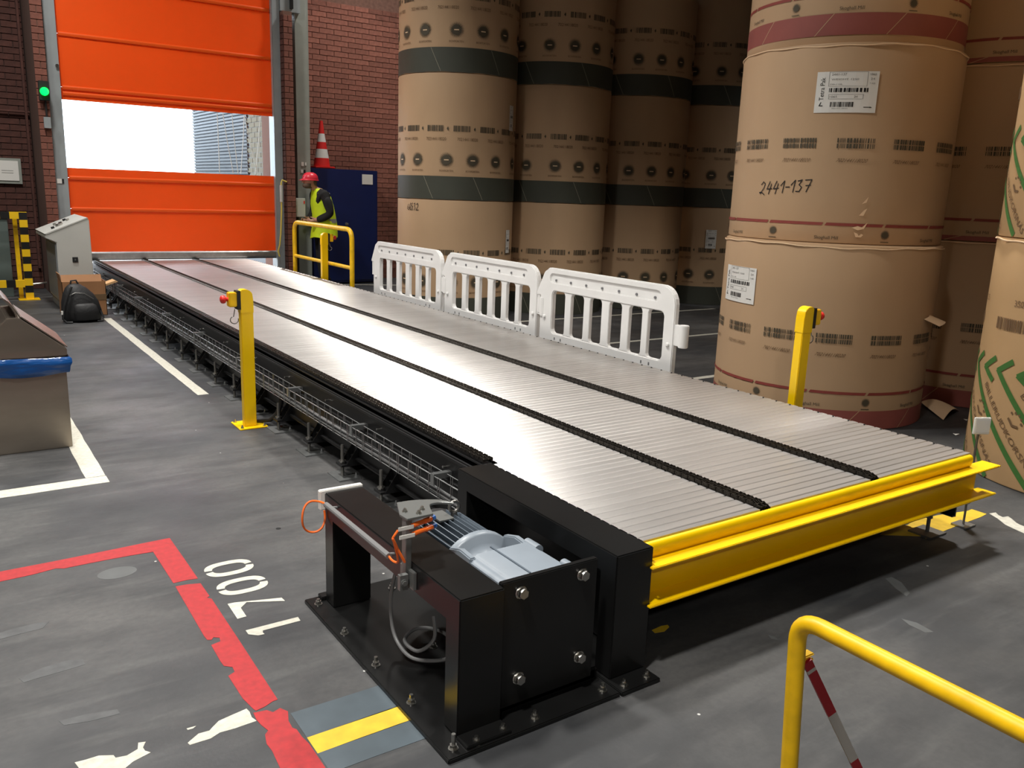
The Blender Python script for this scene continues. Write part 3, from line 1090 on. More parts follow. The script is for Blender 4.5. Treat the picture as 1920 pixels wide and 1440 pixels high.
# ------------------------------------------------------------------ chain guard portal (black) beside the deck
gp = thing('chain_guard_portal', 'black square-tube portal bolted down between the gear motor and the slat deck', 'machine frame', (1.80, 2.34, 0))
MB().box(1.712, 1.882, 1.785, 2.90, 0, 0.015).build('base_plate', M['black_paint'], gp, smooth=0, bevel=0.003)
mb = MB()
mb.prism([(1.865, 0.015), (1.945, 0.015), (1.945, 0.375), (2.79, 0.375), (2.79, 0.015), (2.87, 0.015), (2.87, 0.455), (1.865, 0.455)], 'x', 1.725, 1.885)
mb.box(1.868, 1.880, 1.946, 2.789, 0.02, 0.374)
mb.build('portal', M['black_paint'], gp, smooth=0, bevel=0.004)
for x in (1.745, 1.845):
    MB().bolt((x, 1.815, 0.015), 0.0105, 0.010, 0.012).build('anchor_bolt', M['zinc'], gp)

# ------------------------------------------------------------------ drive unit with gear motor
du = thing('drive_unit', 'black steel motor stand carrying a grey-blue gear motor with orange sensor plugs', 'machine', (1.39, 2.34, 0))
MB().box(1.067, 1.708, 1.79, 2.905, 0, 0.015).build('base_plate', M['black_paint'], du, smooth=0, bevel=0.003)
mb = MB()
mb.prism([(1.862, 0.015), (1.942, 0.015), (1.942, 0.362), (2.78, 0.362), (2.78, 0.015), (2.86, 0.015), (2.86, 0.455), (1.862, 0.455)], 'x', 1.137, 1.290)
mb.build('portal', M['black_paint'], du, smooth=0, bevel=0.004)
MB().box(1.120, 1.295, 2.86, 2.90, 0.015, 0.030).build('foot_plate', M['black_paint'], du, smooth=0, bevel=0.002)
MB().box(1.135, 1.29, 1.80, 1.862, 0.015, 0.026).build('foot_plate', M['black_paint'], du, smooth=0, bevel=0.002)
mp = MB().box(1.290, 1.655, 1.878, 1.900, 0.045, 0.462).box(1.29, 1.70, 1.90, 1.94, 0.015, 0.05).build('mounting_plate', M['black_paint'], du, smooth=0, bevel=0.003)
MB().box(1.30, 1.69, 1.90, 1.945, 0.015, 0.06).build('plate_foot', M['black_paint'], mp, smooth=0)
for x, z in ((1.358, 0.419), (1.592, 0.421), (1.360, 0.134), (1.597, 0.134)):
    b = MB()
    b.cyl((x, 1.878, z), (x, 1.874, z), 0.021, seg=16)
    b.cyl((x, 1.874, z), (x, 1.858, z), 0.0175, seg=6, rot=0.4)
    b.build('hex_bolt', M['zinc'], du, bevel=0.0015, bseg=1, label='large zinc hex bolt')
for x, y, st in ((1.099, 2.842, .008), (1.096, 2.586, .010), (1.103, 2.34, .018), (1.105, 2.089, .016), (1.105, 1.829, .034), (1.174, 1.815, .010), (1.271, 1.821, .012), (1.391, 1.825, .012), (1.665, 1.83, .014), (1.324, 2.344, .01), (1.40, 2.82, .01)):
    MB().bolt((x, y, 0.015), 0.0115, 0.011, st).build('anchor_bolt', M['zinc'], du)

# gear motor: gearbox, neck, finned motor, eye bolt, nameplate, fan cowl
AX, AZ = 1.475, 0.275
gb = MB()
gb.prism([(1.345, 0.17), (1.605, 0.17), (1.63, 0.20), (1.63, 0.36), (1.60, 0.418), (1.375, 0.418), (1.345, 0.39)], 'y', 1.945, 2.19)
gb.prism([(1.315, 0.12), (1.635, 0.12), (1.64, 0.43), (1.58, 0.438), (1.36, 0.438), (1.315, 0.41)], 'y', 1.90, 1.95)
gear = gb.build('gear_housing', M['motor'], du, bevel=0.014, bseg=3, smooth=50)
MB().box(1.455, 1.461, 1.97, 2.20, 0.417, 0.4215).build('casting_seam', M['motor_dark'], gear, smooth=0)
nk = MB()
nk.lathe([(0.125, 0), (0.122, 0.02), (0.098, 0.05), (0.098, 0.075), (0.125, 0.10), (0.150, 0.112), (0.156, 0.118), (0.156, 0.142), (0.13, 0.146)], AX, 2.175, AZ, 36, axis='y')
nk.build('motor_flange', M['motor'], du, smooth=50)
for x in (1.365, 1.585):
    MB().prism([(2.16, 0.33), (2.30, 0.36), (2.30, 0.40), (2.23, 0.42), (2.16, 0.415)], 'x', x - 0.012, x + 0.012).build('gusset', M['motor'], gear, bevel=0.004, smooth=40)
MB().cyl((1.345, 2.12, 0.375), (1.318, 2.12, 0.375), 0.026, seg=14).cyl((1.318, 2.12, 0.375), (1.308, 2.12, 0.375), 0.013, seg=6).build('drain_plug', M['motor_dark'], gear)
MB().cyl((1.60, 2.12, 0.406), (1.60, 2.19, 0.406), 0.019, seg=14).cyl((1.60, 1.952, 0.412), (1.60, 1.985, 0.412), 0.018, seg=14).build('casting_boss', M['motor'], gear)
mo = MB()
mo.lathe([(0.10, 0), (0.112, 0.01), (0.112, 0.24), (0.10, 0.25)], AX, 2.32, AZ, 28, axis='y')
mot = mo.build('motor_body', M['motor_dark'], du, smooth=50)
for k in range(44):
    a = math.radians(k * 360 / 44) + PI / 2
    cx, cz = AX + 0.128 * math.cos(a), AZ + 0.128 * math.sin(a)
    fm = MB()
    dx, dz = math.cos(a), math.sin(a)
    px, pz = -dz * 0.0025, dx * 0.0025
    pf = [(AX + 0.105 * dx + px, AZ + 0.105 * dz + pz), (AX + 0.147 * dx + px * 0.6, AZ + 0.147 * dz + pz * 0.6), (AX + 0.147 * dx - px * 0.6, AZ + 0.147 * dz - pz * 0.6), (AX + 0.105 * dx - px, AZ + 0.105 * dz - pz)]
    fm.prism(pf, 'y', 2.328, 2.565)
    fm.build('cooling_fin', M['motor_dark'], mot, smooth=0)
fc = MB()
fc.lathe([(0.128, 0.0), (0.132, 0.006), (0.132, 0.06), (0.115, 0.08), (0.03, 0.082)], AX, 2.567, AZ, 28, axis='y')
fc.build('fan_cowl', M['black_matt'], du, smooth=50)
eb = MB()
eb.tube([(1.50 + 0.02 * math.cos(a), 2.515, 0.448 + 0.02 * math.sin(a)) for a in [i * PI / 8 for i in range(16)]], 0.0065, 8, closed=True)
eb.cyl((1.50, 2.515, 0.405), (1.50, 2.515, 0.430), 0.012, seg=10)
eb.build('eye_bolt', M['rod'], mot)
MB().box(1.415, 1.475, 2.47, 2.56, 0.418, 0.424).build('nameplate', M['bracket'], mot, smooth=0)
MB().box(1.335, 1.365, 2.36, 2.55, 0.30, 0.36).build('terminal_box', M['motor_dark'], mot, bevel=0.004, smooth=0)

# sensor bracket, cam plate, plugs, cables on the stand
sb = MB()
sb.box(1.117, 1.137, 2.155, 2.185, 0.37, 0.598)
sb.box(1.125, 1.137, 2.12, 2.21, 0.375, 0.435)
sbr = sb.build('sensor_bracket', M['bracket'], du, bevel=0.002, smooth=0)
MB().box(1.09, 1.118, 2.14, 2.157, 0.375, 0.425).bolt((1.104, 2.14, 0.40), 0.009, 0.005, 0, (0, -1, 0)).build('bracket_lug', M['bracket'], sbr, smooth=30)
outer = smooth_path([(1.15, 2.285, 0), (1.205, 2.278, 0), (1.255, 2.258, 0), (1.29, 2.232, 0), (1.308, 2.192, 0)], 4)
inner = smooth_path([(1.295, 2.205, 0), (1.268, 2.222, 0), (1.238, 2.222, 0), (1.222, 2.196, 0), (1.205, 2.145, 0)], 4)
MB().prism([(p.x, p.y) for p in outer] + [(p.x, p.y) for p in inner] + [(1.115, 2.145), (1.112, 2.19)], 'z', 0.598, 0.606).build('sensor_plate', M['bracket'], sbr, smooth=0, bevel=0.0012, bseg=1)
for x, y in ((1.135, 2.20), (1.165, 2.165), (1.19, 2.19)):
    MB().bolt((x, y, 0.606), 0.0065, 0.006, 0.003).build('plate_bolt', M['zinc'], sbr)
for y, z in ((2.150, 0.578), (2.142, 0.554)):
    p = MB().cyl((1.135, y, z), (1.185, y + 0.014, z), 0.0075, seg=10).cyl((1.185, y + 0.014, z), (1.212, y + 0.022, z), 0.009, seg=8).build('sensor_plug', M['orange'], sbr, label='orange sensor plug')
    MB().cyl((1.210, y + 0.022, z), (1.226, y + 0.027, z), 0.0095, seg=8).build('plug_tip', M['blue_plastic'], p)
    MB().box(1.082, 1.136, y - 0.011, y - 0.008, z - 0.006, z + 0.008).build('cable_tag', M['paper'], p, bevel=0.002, smooth=0)
lp = [(1.085, 2.145, 0.575), (1.072, 2.145, 0.56)] + [(1.088 + 0.020 * math.cos(PI + i * 2 * PI / 12), 2.148 + 0.004 * math.sin(i), 0.508 + 0.042 * math.sin(PI / 2 + i * 2 * PI / 12)) for i in range(26)] + [(1.098, 2.17, 0.462), (1.10, 2.21, 0.446), (1.105, 2.25, 0.446)]
MB().tube(smooth_path(lp, 3), 0.0038, 6).build('orange_cable', M['orange'], sbr)
cdo = MB().tube([(1.103, 2.76, 0.447), (1.103, 2.245, 0.447)], 0.0105, 10).build('cable_conduit', M['pipe_grey'], du)
for y in (2.74, 2.275):
    MB().cyl((1.103, y, 0.442), (1.14, y, 0.436), 0.005, seg=8).build('conduit_spacer', M['pipe_grey'], cdo)
lp = [(1.103, 2.77, 0.447), (1.098, 2.80, 0.445)] + [(1.085 + 0.046 * math.cos(math.radians(80 + i * 21)), 2.84 + 0.006 * math.sin(i), 0.375 + 0.062 * math.sin(math.radians(80 + i * 21))) for i in range(15)]
MB().tube(smooth_path(lp, 3), 0.004, 6).build('orange_cable', M['orange'], cdo)
MB().box(1.12, 1.295, 2.862, 2.885, 0.385, 0.462).build('junction_box', M['paper'], du, bevel=0.003, smooth=0, label='white flat box behind the rear leg')
gc = [(1.235, 2.42, 0.36), (1.21, 2.44, 0.22), (1.20, 2.42, 0.12), (1.20, 2.38, 0.06), (1.21, 2.30, 0.035), (1.26, 2.25, 0.03), (1.32, 2.22, 0.04), (1.37, 2.27, 0.05), (1.36, 2.36, 0.06), (1.29, 2.40, 0.07), (1.22, 2.36, 0.065), (1.23, 2.28, 0.06), (1.28, 2.26, 0.10), (1.30, 2.30, 0.16)]
MB().tube(smooth_path(gc), 0.0065, 8).build('grey_cable', M['pipe_grey'], du)

# ------------------------------------------------------------------ emergency stop posts


def stop_post(label, at, h=0.905, rot=0.0):
    t = thing('emergency_stop_post', label, 'post', (0, 0, 0), 'yellow emergency stop posts along the conveyor')
    w, d = 0.040, 0.027
    MB().box(-w, w, -d, d, 0.008, h - 0.035).build('column', M['yellow'], t, smooth=0, bevel=0.004)
    MB().box(-0.085, 0.10, -0.075, 0.135, 0, 0.009).build('base_plate', M['yellow'], t, smooth=0, bevel=0.002)
    for x, y in ((-0.065, -0.055), (0.08, -0.055), (-0.065, 0.11), (0.08, 0.11)):
        MB().bolt((x, y, 0.009), 0.009, 0.008, 0.01).build('anchor_bolt', M['zinc'], t)
    hd = MB()
    pf = [(-w - 0.002, h - 0.14), (-w - 0.002, h), (-w + 0.012, h + 0.012)] + [(-w + 0.03 + 0.05 * math.sin(a), h - 0.034 + 0.046 * math.cos(a)) for a in (0.0, 0.3, 0.6, 0.9, 1.2)] + [(w + 0.002, h - 0.06), (w + 0.002, h - 0.14)]
    hd.prism(pf, 'y', -d - 0.003, d + 0.003)
    hd.build('slanted_head', M['yellow'], t, smooth=40, bevel=0.002)
    MB().box(-w - 0.022, -w, -0.034, 0.034, h - 0.115, h + 0.004).build('backing_plate', M['black_matt'], t, smooth=0)
    bx = MB().box(-w - 0.072, -w - 0.022, -0.032, 0.032, h - 0.098, h - 0.006).build('stop_box', M['yellow_worn'], t, smooth=0, bevel=0.005)
    mb = MB()
    x = -w - 0.072
    mb.lathe([(0.013, 0.0), (0.013, -0.012), (0.024, -0.018), (0.027, -0.03), (0.024, -0.042), (0.012, -0.048), (0.0, -0.049)], x, 0, h - 0.05, 18, axis='x')
    mb.build('stop_button', M['red_btn'], bx, smooth=50, label='red mushroom button')
    rg = MB()
    rg.tube([(-w - 0.03, 0, h - 0.115), (-w - 0.035, 0, h - 0.14), (-w - 0.04, 0, h - 0.165)], 0.003, 6)
    rg.tube([(-w - 0.035 + 0.026 * math.cos(math.radians(a)), 0, h - 0.185 + 0.024 * math.sin(math.radians(a))) for a in range(120, 400, 20)], 0.0032, 6)
    rg.build('hook', M['rod'], t)
    t.location = at
    t.rotation_euler = (0, 0, rot)
    return t


stop_post('yellow emergency stop post in front of the cable tray, red button facing left', (1.645, 5.435, 0))
stop_post('yellow emergency stop post between the slat deck and the nearest big paper roll', (4.17, 3.06, 0), h=0.985, rot=PI)
stop_post('small yellow emergency stop post in front of the far yellow railing', (4.08, 10.15, 0), h=1.0, rot=PI)

# ------------------------------------------------------------------ white plastic barriers


def rrect(a0, a1, z0, z1, r):
    p = []
    for (cx, cz, s) in ((a1 - r, z1 - r, 0), (a0 + r, z1 - r, 90), (a0 + r, z0 + r, 180), (a1 - r, z0 + r, 270)):
        p += arc(cx, cz, r, s, s + 90, 3)
    return p


def barrier(label, y_near):
    """local: a runs from the near rounded end (0) to the far hooked end (1.60)"""
    t = thing('barrier_panel', label, 'barrier', (0, 0, 0), 'white plastic barriers along the far side of the conveyor')
    T0, T1 = -0.022, 0.022
    outer = [(0.0, 0.14), (0.0, 0.86)] + arc(0.13, 0.87, 0.13, 175, 95, 5) + [(0.14, 1.0), (1.445, 1.0), (1.46, 0.985), (1.50, 0.965), (1.60, 0.79), (1.60, 0.765), (1.545, 0.765), (1.545, 0.14), (1.40, 0.14), (1.40, 0.34), (0.105, 0.34), (0.105, 0.14)]
    hole = rrect(0.105, 1.385, 0.475, 0.82, 0.035)
    slot = rrect(0.15, 1.42, 0.885, 0.955, 0.032)
    holed(outer, [hole, slot], 'x', T0, T1).build('frame', M['barrier'], t, smooth=0, bevel=0.006, bseg=2)
    ops = [(0.105, 0.265), (0.327, 0.464), (0.545, 0.684), (0.771, 0.910), (0.985, 1.145), (1.222, 1.385)]
    for (a, b) in zip(ops[:-1], ops[1:]):
        x0, x1 = a[1], b[0]
        bar = MB()
        e = 0.03
        pf = [(x0 - e, 0.475), (x0 - 0.008, 0.482), (x0, 0.50), (x0, 0.79), (x0 - 0.008, 0.81), (x0 - e, 0.822), (x1 + e, 0.822), (x1 + 0.008, 0.81), (x1, 0.79), (x1, 0.50), (x1 + 0.008, 0.482), (x1 + e, 0.475)]
        bar.prism(pf, 'x', T0 + 0.006, T1 - 0.006)
        bar.build('bar', M['barrier'], t, smooth=0, bevel=0.006)
    MB().prism(rrect(0.14, 1.43, 0.875, 0.965, 0.03), 'x', T0 + 0.012, T1 - 0.012).build('slot_recess', M['barrier'], t, smooth=0)
    dm = MB()
    for i in range(7):
        a = 0.21 + i * 0.19
        dm.cyl((T0 + 0.004, a, 0.905), (T0 + 0.013, a, 0.905), 0.010, seg=8)
    dm.build('dimples', M['recess'], t, kind='stuff', label='grey dimples in the top slot')
    cn = MB()
    cn.box(-0.014, 0.014, -0.05, 0.02, 0.60, 0.745)
    cn.cyl((0, -0.075, 0.595), (0, -0.075, 0.75), 0.034, seg=14)
    cn.build('hinge_lug', M['barrier'], t, bevel=0.004, smooth=40)
    MB().cyl((0, 1.575, 0.62), (0, 1.575, 0.765), 0.02, seg=12).build('hinge_pin', M['barrier'], t)
    for a in (0.045, 1.475):
        MB().lathe([(0.016, 0), (0.016, -0.01), (0.010, -0.016), (0, -0.017)], T0, a, 0.60, 12, axis='x').build('stud', M['barrier'], t)
    for a in (0.22, 0.30, 1.25, 1.33):
        MB().box(T0 - 0.002, T0 + 0.003, a - 0.006, a + 0.006, 0.425, 0.445).build('peg_hole', M['recess'], t, smooth=0)
    MB().box(T0 - 0.0015, T0 + 0.003, 0.36, 1.2, 0.372, 0.380).build('drain_slot', M['recess'], t, smooth=0)
    for a in (0.05, 1.44):
        f = MB()
        f.prism([(-0.13, 0), (0.24, 0), (0.24, 0.03), (0.05, 0.14), (-0.05, 0.14), (-0.13, 0.03)], 'y', a, a + 0.10)
        f.build('foot', M['barrier'], t, bevel=0.006, smooth=0)
    t.location = (4.30, y_near, 0)
    return t


def place_barrier(label, y):
    t = barrier(label, y)
    t.location = (4.15, y, 0)
    return t


bar0 = place_barrier('white plastic barrier nearest the big roll, its hinge lug standing free', 4.06)
for lab, y in (('middle white plastic barrier of the three beside the conveyor', 5.655), ('farthest white plastic barrier, next to the navy cabinet and far railing', 7.27)):
    c = copy_tree(bar0)
    c['label'] = lab
    c.location = (4.15, y, 0)

# ------------------------------------------------------------------ paper rolls


def paper_roll(label, cx, cy, r, z0, h, style, group, seed=1, dz=0.0, extra=None, km='kraft'):
    t = thing('paper_roll', label, 'paper roll', (cx, cy, z0), group)
    R = random.Random(seed)
    ph = [R.uniform(0, 6) for _ in range(4)]

    def jit(a, z):
        return 0.0014 * math.sin(3 * a + ph[0]) + 0.0003 * math.sin(7 * a + z * 4 + ph[1]) + 0.00012 * math.sin(13 * a + ph[2])
    e = 0.014
    prof = [(0.0, 0.0), (r - e, 0.0), (r - 0.003, 0.004), (r, e), (r, h * 0.25), (r, h * 0.5), (r, h * 0.75), (r, h - e), (r - 0.003, h - 0.004), (r - e, h), (0.06, h), (0.0, h)]
    MB().lathe(prof, cx, cy, z0, 128, jit=lambda a, z: jit(a, z) if 0.001 < z < h - 0.001 else 0).build('wrapper', M[km], t, smooth=40)
    th0 = math.atan2(-cx, -cy)

    def fn(s, z, o=0.0, off=0.0042):
        a = th0 - s / r
        q = r + off + o
        return (cx + q * math.sin(a), cy + q * math.cos(a), z0 + z)

    def bandstrip(name, mt, za, zb, off, label=None, wob=0.0):
        mb = MB()
        n = 128
        vs, fs = [], []
        for i in range(n):
            a = 2 * PI * i / n
            w = wob * (math.sin(9 * a + ph[3]) + 0.6 * math.sin(23 * a))
            for z in (za + (w if wob else 0), zb):
                q = r + off
                vs.append((cx + q * math.sin(a), cy + q * math.cos(a), z0 + z))
        for i in range(n):
            j = (i + 1) % n
            fs.append((2 * i, 2 * j, 2 * j + 1, 2 * i + 1))
        mb.add(vs, fs)
        return mb.build(name, M[mt], t, label=label, smooth=60)
    S = 1.2
    if style == 'green':
        bandstrip('printed_band', 'green_band', 0.003, 0.278, 0.0030, 'dark green band at the foot', wob=0.002)
        fp = Flat()
        k = R.uniform(-0.1, 0.1)
        s = -S + 0.1 + k
        while s < S:
            fp.line([(s, 0.272), (s + 0.125, 0.012)], 0.006)
            s += 0.74 if R.random() < 0.6 else 0.62
        fp.build('band_lines', M['band_line'], lambda a, b, o: fn(a, b, o, 0.0046), t)
        fp = Flat()
        s0 = -S + R.uniform(0, 0.3)
        i = 0
        while s0 + i * 0.325 < S:
            s = s0 + i * 0.325
            fp.barcode(s, s + 0.205, 0.80, 0.868, 0, seed * 31 + i)
            fp.poly([(s + 0.243, 0.832), (s + 0.26, 0.857), (s + 0.268, 0.832), (s + 0.26, 0.808)], 0)
            i += 1
        s0 = -S + R.uniform(0, 0.3)
        i = 0
        while s0 + i * 0.385 < S:
            s = s0 + i * 0.385
            fp.text('702144118020', s, 0.712, w=0.25, h=0.036, m=1)
            i += 1
        s0 = -S + R.uniform(0, 0.3)
        s = s0
        i = 0
        while s < S:
            fp.sun(s, 0.468, 0.095, 0, 2)
            fp.text('BOXPORTEN', s, 0.342, w=0.17, h=0.022, m=1)
            i += 1
            s += 0.32 if i % 3 else 0.39
        fp.build('printed_marks', [M['ink_dark'], M['ink_brown'], M['kraft_pale']], fn, t)
    elif style == 'red':
        fp = Flat()
        za, zb = max(0.004, 0.0 + dz), 0.14 + dz
        if zb > 0.02:
            bandstrip('printed_band', 'red_band', za, zb, 0.0026, 'rust red band near the foot')
            fl_ = Flat()
            s = -S
            while s < S:
                fl_.line([(s, za), (s + 0.12, zb)], 0.005)
                s += 0.47
            fl_.build('band_lines', M['kraft'], lambda a, b, o: fn(a, b, o, 0.0038), t)
        s = -S - R.uniform(0, 0.1)
        zl = 0.266 + dz
        while s < S:
            n_ = 4
            fp.poly([(s, zl - 0.010), (s + 0.10, zl - 0.010), (s + 0.10, zl + 0.010), (s + 0.012, zl + 0.010)], 1)
            for q in range(3):
                fp.poly([(s + 0.10 * (q + 1), zl - 0.010), (s + 0.10 * (q + 2) - (0.012 if q == 2 else 0), zl - 0.010), (s + 0.10 * (q + 2), zl + 0.010), (s + 0.10 * (q + 1), zl + 0.010)], 1)
            s += 0.408
        s = -S + 0.01
        i = 0
        while s < S:
            fp.sun(s - 0.02, 0.203 + dz, 0.036, 0, None, 20)
            fp.rect(s - 0.05, s + 0.01, 0.152 + dz, 0.157 + dz, 2)
            fp.text('Skoghall Mill', s + 0.37, 0.168 + dz, h=0.030, m=0)
            s += 0.79
        s = -S + R.uniform(0, 0.1) - 0.03
        i = 0
        zb_ = 0.655 if dz >= 0 else 0.686
        while s < S:
            fp.barcode(s, s + 0.25, zb_ - 0.034, zb_ - 0.003, 2, seed * 7 + i)
            fp.barcode(s, s + 0.25, zb_ + 0.003, zb_ + 0.034, 2, seed * 7 + i)
            fp.text('702144118020', s + 0.11, zb_ - 0.115, w=0.20, h=0.024, m=3, shear=0.6)
            i += 1
            s += 0.378
        fp.build('printed_marks', [M['ink_dark'], M['ink_red'], M['ink_dark'], M['ink_brown']], fn, t)
    else:
        fp = Flat()
        per = 0.307
        n0 = -5
        for i in range(n0, 6):
            sx = -0.629 + i * per
            zt = 0.66 + dz
            L1 = zt - 0.02
            fp.line([(sx + 0.10, zt + 0.066), (sx, zt), (sx + L1, zt - L1)], 0.034, 0)
            sy = sx - 0.147
            fp.line([(sy + 0.10, zt + 0.062), (sy, zt - 0.004), (sy + 0.10, zt - 0.066)], 0.034, 0)
            fp.text('BILLERUDKORSNÄS', sx - 0.167 + 0.30, zt - 0.03 - 0.30, w=0.66 if dz == 0 else 0.54, h=0.042, m=1, rot=-PI / 4)
            cxn, czn = sx + 0.175, zt - 0.262
            fp.line([(cxn - 0.035, czn + 0.005), (cxn - 0.005, czn - 0.03), (cxn + 0.03, czn - 0.032)], 0.014, 1)
            for q in range(5):
                an = math.radians(-10 + q * 32)
                u, v = cxn + 0.005 + 0.048 * math.cos(an), czn + 0.048 * math.sin(an)
                fp.poly([(u + 0.008 * math.cos(x * PI / 3), v + 0.008 * math.sin(x * PI / 3)) for x in range(6)], 1)
        s = -S - 0.02
        i = 0
        while s < S:
            fp.barcode(s, s + 0.25, 0.90 + dz, 0.97 + dz, 2, seed * 5 + i)
            fp.text('350-1125', s + 0.23, 1.062 + dz, h=0.036, m=1)
            s += 0.50
            i += 1
        fp.build('printed_marks', [M['ink_green'], M['ink_brown'], M['ink_brown']], fn, t)
    if style == 'red' or style == 'leaf':
        lp = []
        for i in range(96):
            a = 2 * PI * i / 96
            q = r + 0.004 + 0.004 * math.sin(5 * a + ph[0]) * math.sin(11 * a)
            lp.append((cx + q * math.sin(a), cy + q * math.cos(a), z0 + h - 0.016 + 0.006 * math.sin(4 * a + ph[1]) + 0.003 * math.sin(17 * a)))
        MB().tube(lp, 0.0045, 5, closed=True).build('folded_edge', M['kraft_pale'], t, label='pale folded paper edge')
    if extra:
        extra(t, fn, cx, cy, r, z0, h)
    return t


def paper_label(t, fn, s0, s1, za, zb, skew=0.0, detailed=True):
    w, h = s1 - s0, zb - za

    def g(a, b, o=0.0):
        return fn(s0 + a * w, za + b * h + skew * a, o, 0.0055)
    fp = Flat()
    for i in range(8):
        fp.poly([(i / 8, 0), ((i + 1) / 8, 0), ((i + 1) / 8, 1), (i / 8, 1)], 0)
    lab = fp.build('paper_label', M['paper'], g, t, 'white printed paper label')
    fp = Flat()
    fp.text('Tetra Pak', 0.105, 0.56, w=0.62 * h / w * 1.0, h=0.075, m=0, rot=0.0) if False else None
    # maker's name reads upward along the left edge
    vs, fs, asp = text2d('Tetra Pak')
    k = len(fp.v)
    for x, y in vs:
        fp.v.append((0.105 - y * 0.075, 0.58 + x * 0.56))
    for f in fs:
        fp.f.append([i + k for i in f])
        fp.m.append(0)
    fp.poly([(0.07, 0.16), (0.105, 0.27), (0.115, 0.25), (0.095, 0.18), (0.14, 0.18), (0.14, 0.155)], 0)
    fp.frame(0.2, 0.82, 0.64, 0.99, 0.006, 1)
    fp.text('2441-137', 0.36, 0.93, w=0.24, h=0.055, m=1)
    fp.text('WEIGHT 1250', 0.46, 0.81, w=0.44, h=0.04, m=1)
    fp.text('350-1125', 0.32, 0.69, w=0.2, h=0.03, m=1)
    fp.text('1065', 0.9, 0.93, w=0.1, h=0.05, m=1)
    fp.text('24', 0.9, 0.82, w=0.07, h=0.05, m=1)
    fp.text('T-420', 0.9, 0.71, w=0.09, h=0.04, m=1)
    fp.barcode(0.22, 0.86, 0.50, 0.60, 0, 3)
    fp.frame(0.22, 0.78, 0.33, 0.45, 0.006, 1)
    fp.text('1065', 0.3, 0.39, w=0.12, h=0.05, m=1)
    fp.text('24', 0.66, 0.39, w=0.06, h=0.05, m=1)
    fp.barcode(0.26, 0.64, 0.14, 0.26, 0, 5)
    fp.text('702144118020', 0.42, 0.10, w=0.26, h=0.025, m=1)
    fp.poly([(0.8, 0.125), (0.9, 0.125), (0.9, 0.115), (0.94, 0.133), (0.9, 0.15), (0.9, 0.142), (0.8, 0.142)], 0)
    fp.build('label_print', [M['ink_black'], M['ink_grey']], lambda a, b, o: g(a, b, 0.0012), lab)


def hand(t, fn, s, z, w, h):
    D = {'2': [(0, .75), (.3, 1), (.6, .85), (.5, .5), (0, 0), (-.15, .1), (.2, .12), (.7, -.1)], '4': [(.35, 1), (0, .35), (.75, .42)], '4b': [(.6, .8), (.35, -.05)],
         '1': [(0, .6), (.45, 1), (.35, 0)], '-': [(0, .45), (.5, .47)], '3': [(.1, .9), (.6, 1), (.3, .6), (.65, .4), (.45, .05), (0, .05)], '7': [(0, .95), (.75, 1), (.3, 0)], '7b': [(.15, .5), (.7, .55)]}
    seq = [('2',), ('4', '4b'), ('4', '4b'), ('1',), ('-',), ('1',), ('3',), ('7', '7b')]
    fp = Flat()
    x = s
    st = w / 8.2
    for i, sy in enumerate(seq):
        for q in sy:
            fp.line([(x + a * st * 1.1 + 0.12 * b * st, z + b * h + i * 0.003) for a, b in D[q]], 0.0065)
        x += st * (0.75 if sy[0] in '-1' else 1.08)
    fp.build('handwriting', M['ink_black'], lambda a, b, o: fn(a, b, o, 0.005), t, 'handwritten number 2441-137')


GRN = 'tan rolls with dark green bands in the back row'
ROW = [(5.71, 'stack beside the brick wall'), (7.21, 'second stack from the wall'), (8.71, 'third stack from the wall'), (10.21, 'fourth stack from the wall')]
for si, (x, where) in enumerate(ROW):
    for k, lv in enumerate(('bottom', 'middle', 'top')):
        def ex(t, fn, cx, cy, r, z0, h, si=si, k=k):
            if si == 0 and k < 2:
                paper_label(t, fn, 0.765 if k else 0.775, 0.875 if k else 0.88, 0.86 if k else 0.825, 1.16 if k else 1.115)
            if si == 3 and k == 0:
                paper_label(t, fn, 0.09, 0.25, 0.86, 1.14)
            if si == 0 and k == 0:
                fp = Flat()
                for q, pts in enumerate(([(0, .8), (-.3, .2), (.1, 0), (.3, .3), (0, .4)], [(.6, 1), (.3, .3), (.6, 0), (.8, .3), (.5, .45)], [(1.2, 1), (.9, .9), (.85, .55), (1.2, .5), (1.1, .05), (.8, 0)], [(1.5, .9), (1.8, 1), (1.6, .55), (1.85, .3), (1.5, 0)], [(2.1, .8), (2.4, 1), (2.5, .6), (2.0, 0), (2.6, .05)])):
                    fp.line([(-0.67 + a * 0.07, 1.33 + b * 0.085) for a, b in pts], 0.007)
                fp.build('handwriting', M['ink_black'], lambda a, b, o: fn(a, b, o, 0.005), t, 'handwritten number in marker')
        paper_roll('tan roll with dark green band, %s of the %s' % (lv, where), x, 9.70 if si == 0 else 9.63, 0.746, k * 1.47, 1.468, 'green', GRN, seed=si * 10 + k + 1, extra=ex)

RED = 'brown rolls with rust red bands'


def ex_mid(t, fn, cx, cy, r, z0, h):
    paper_label(t, fn, -0.207, 0.192, 0.888, 1.157)
    hand(t, fn, -0.57, 0.33, 0.44, 0.085)
    fp = Flat()
    for p in ([(0.13, 0.115), (0.17, 0.128), (0.20, 0.12), (0.235, 0.155), (0.215, 0.11), (0.175, 0.098)], [(0.15, 0.085), (0.175, 0.075), (0.185, 0.06), (0.20, 0.075), (0.215, 0.068), (0.20, 0.05), (0.165, 0.05)], [(0.17, 0.20), (0.20, 0.24), (0.22, 0.25), (0.20, 0.20)], [(0.18, 0.28), (0.22, 0.33), (0.21, 0.29)]):
        fp.poly(p, 0)
    fp.build('torn_patch', M['kraft_pale'], lambda a, b, o: fn(a, b, o, 0.0065), t, 'torn pale spot in the wrapper')


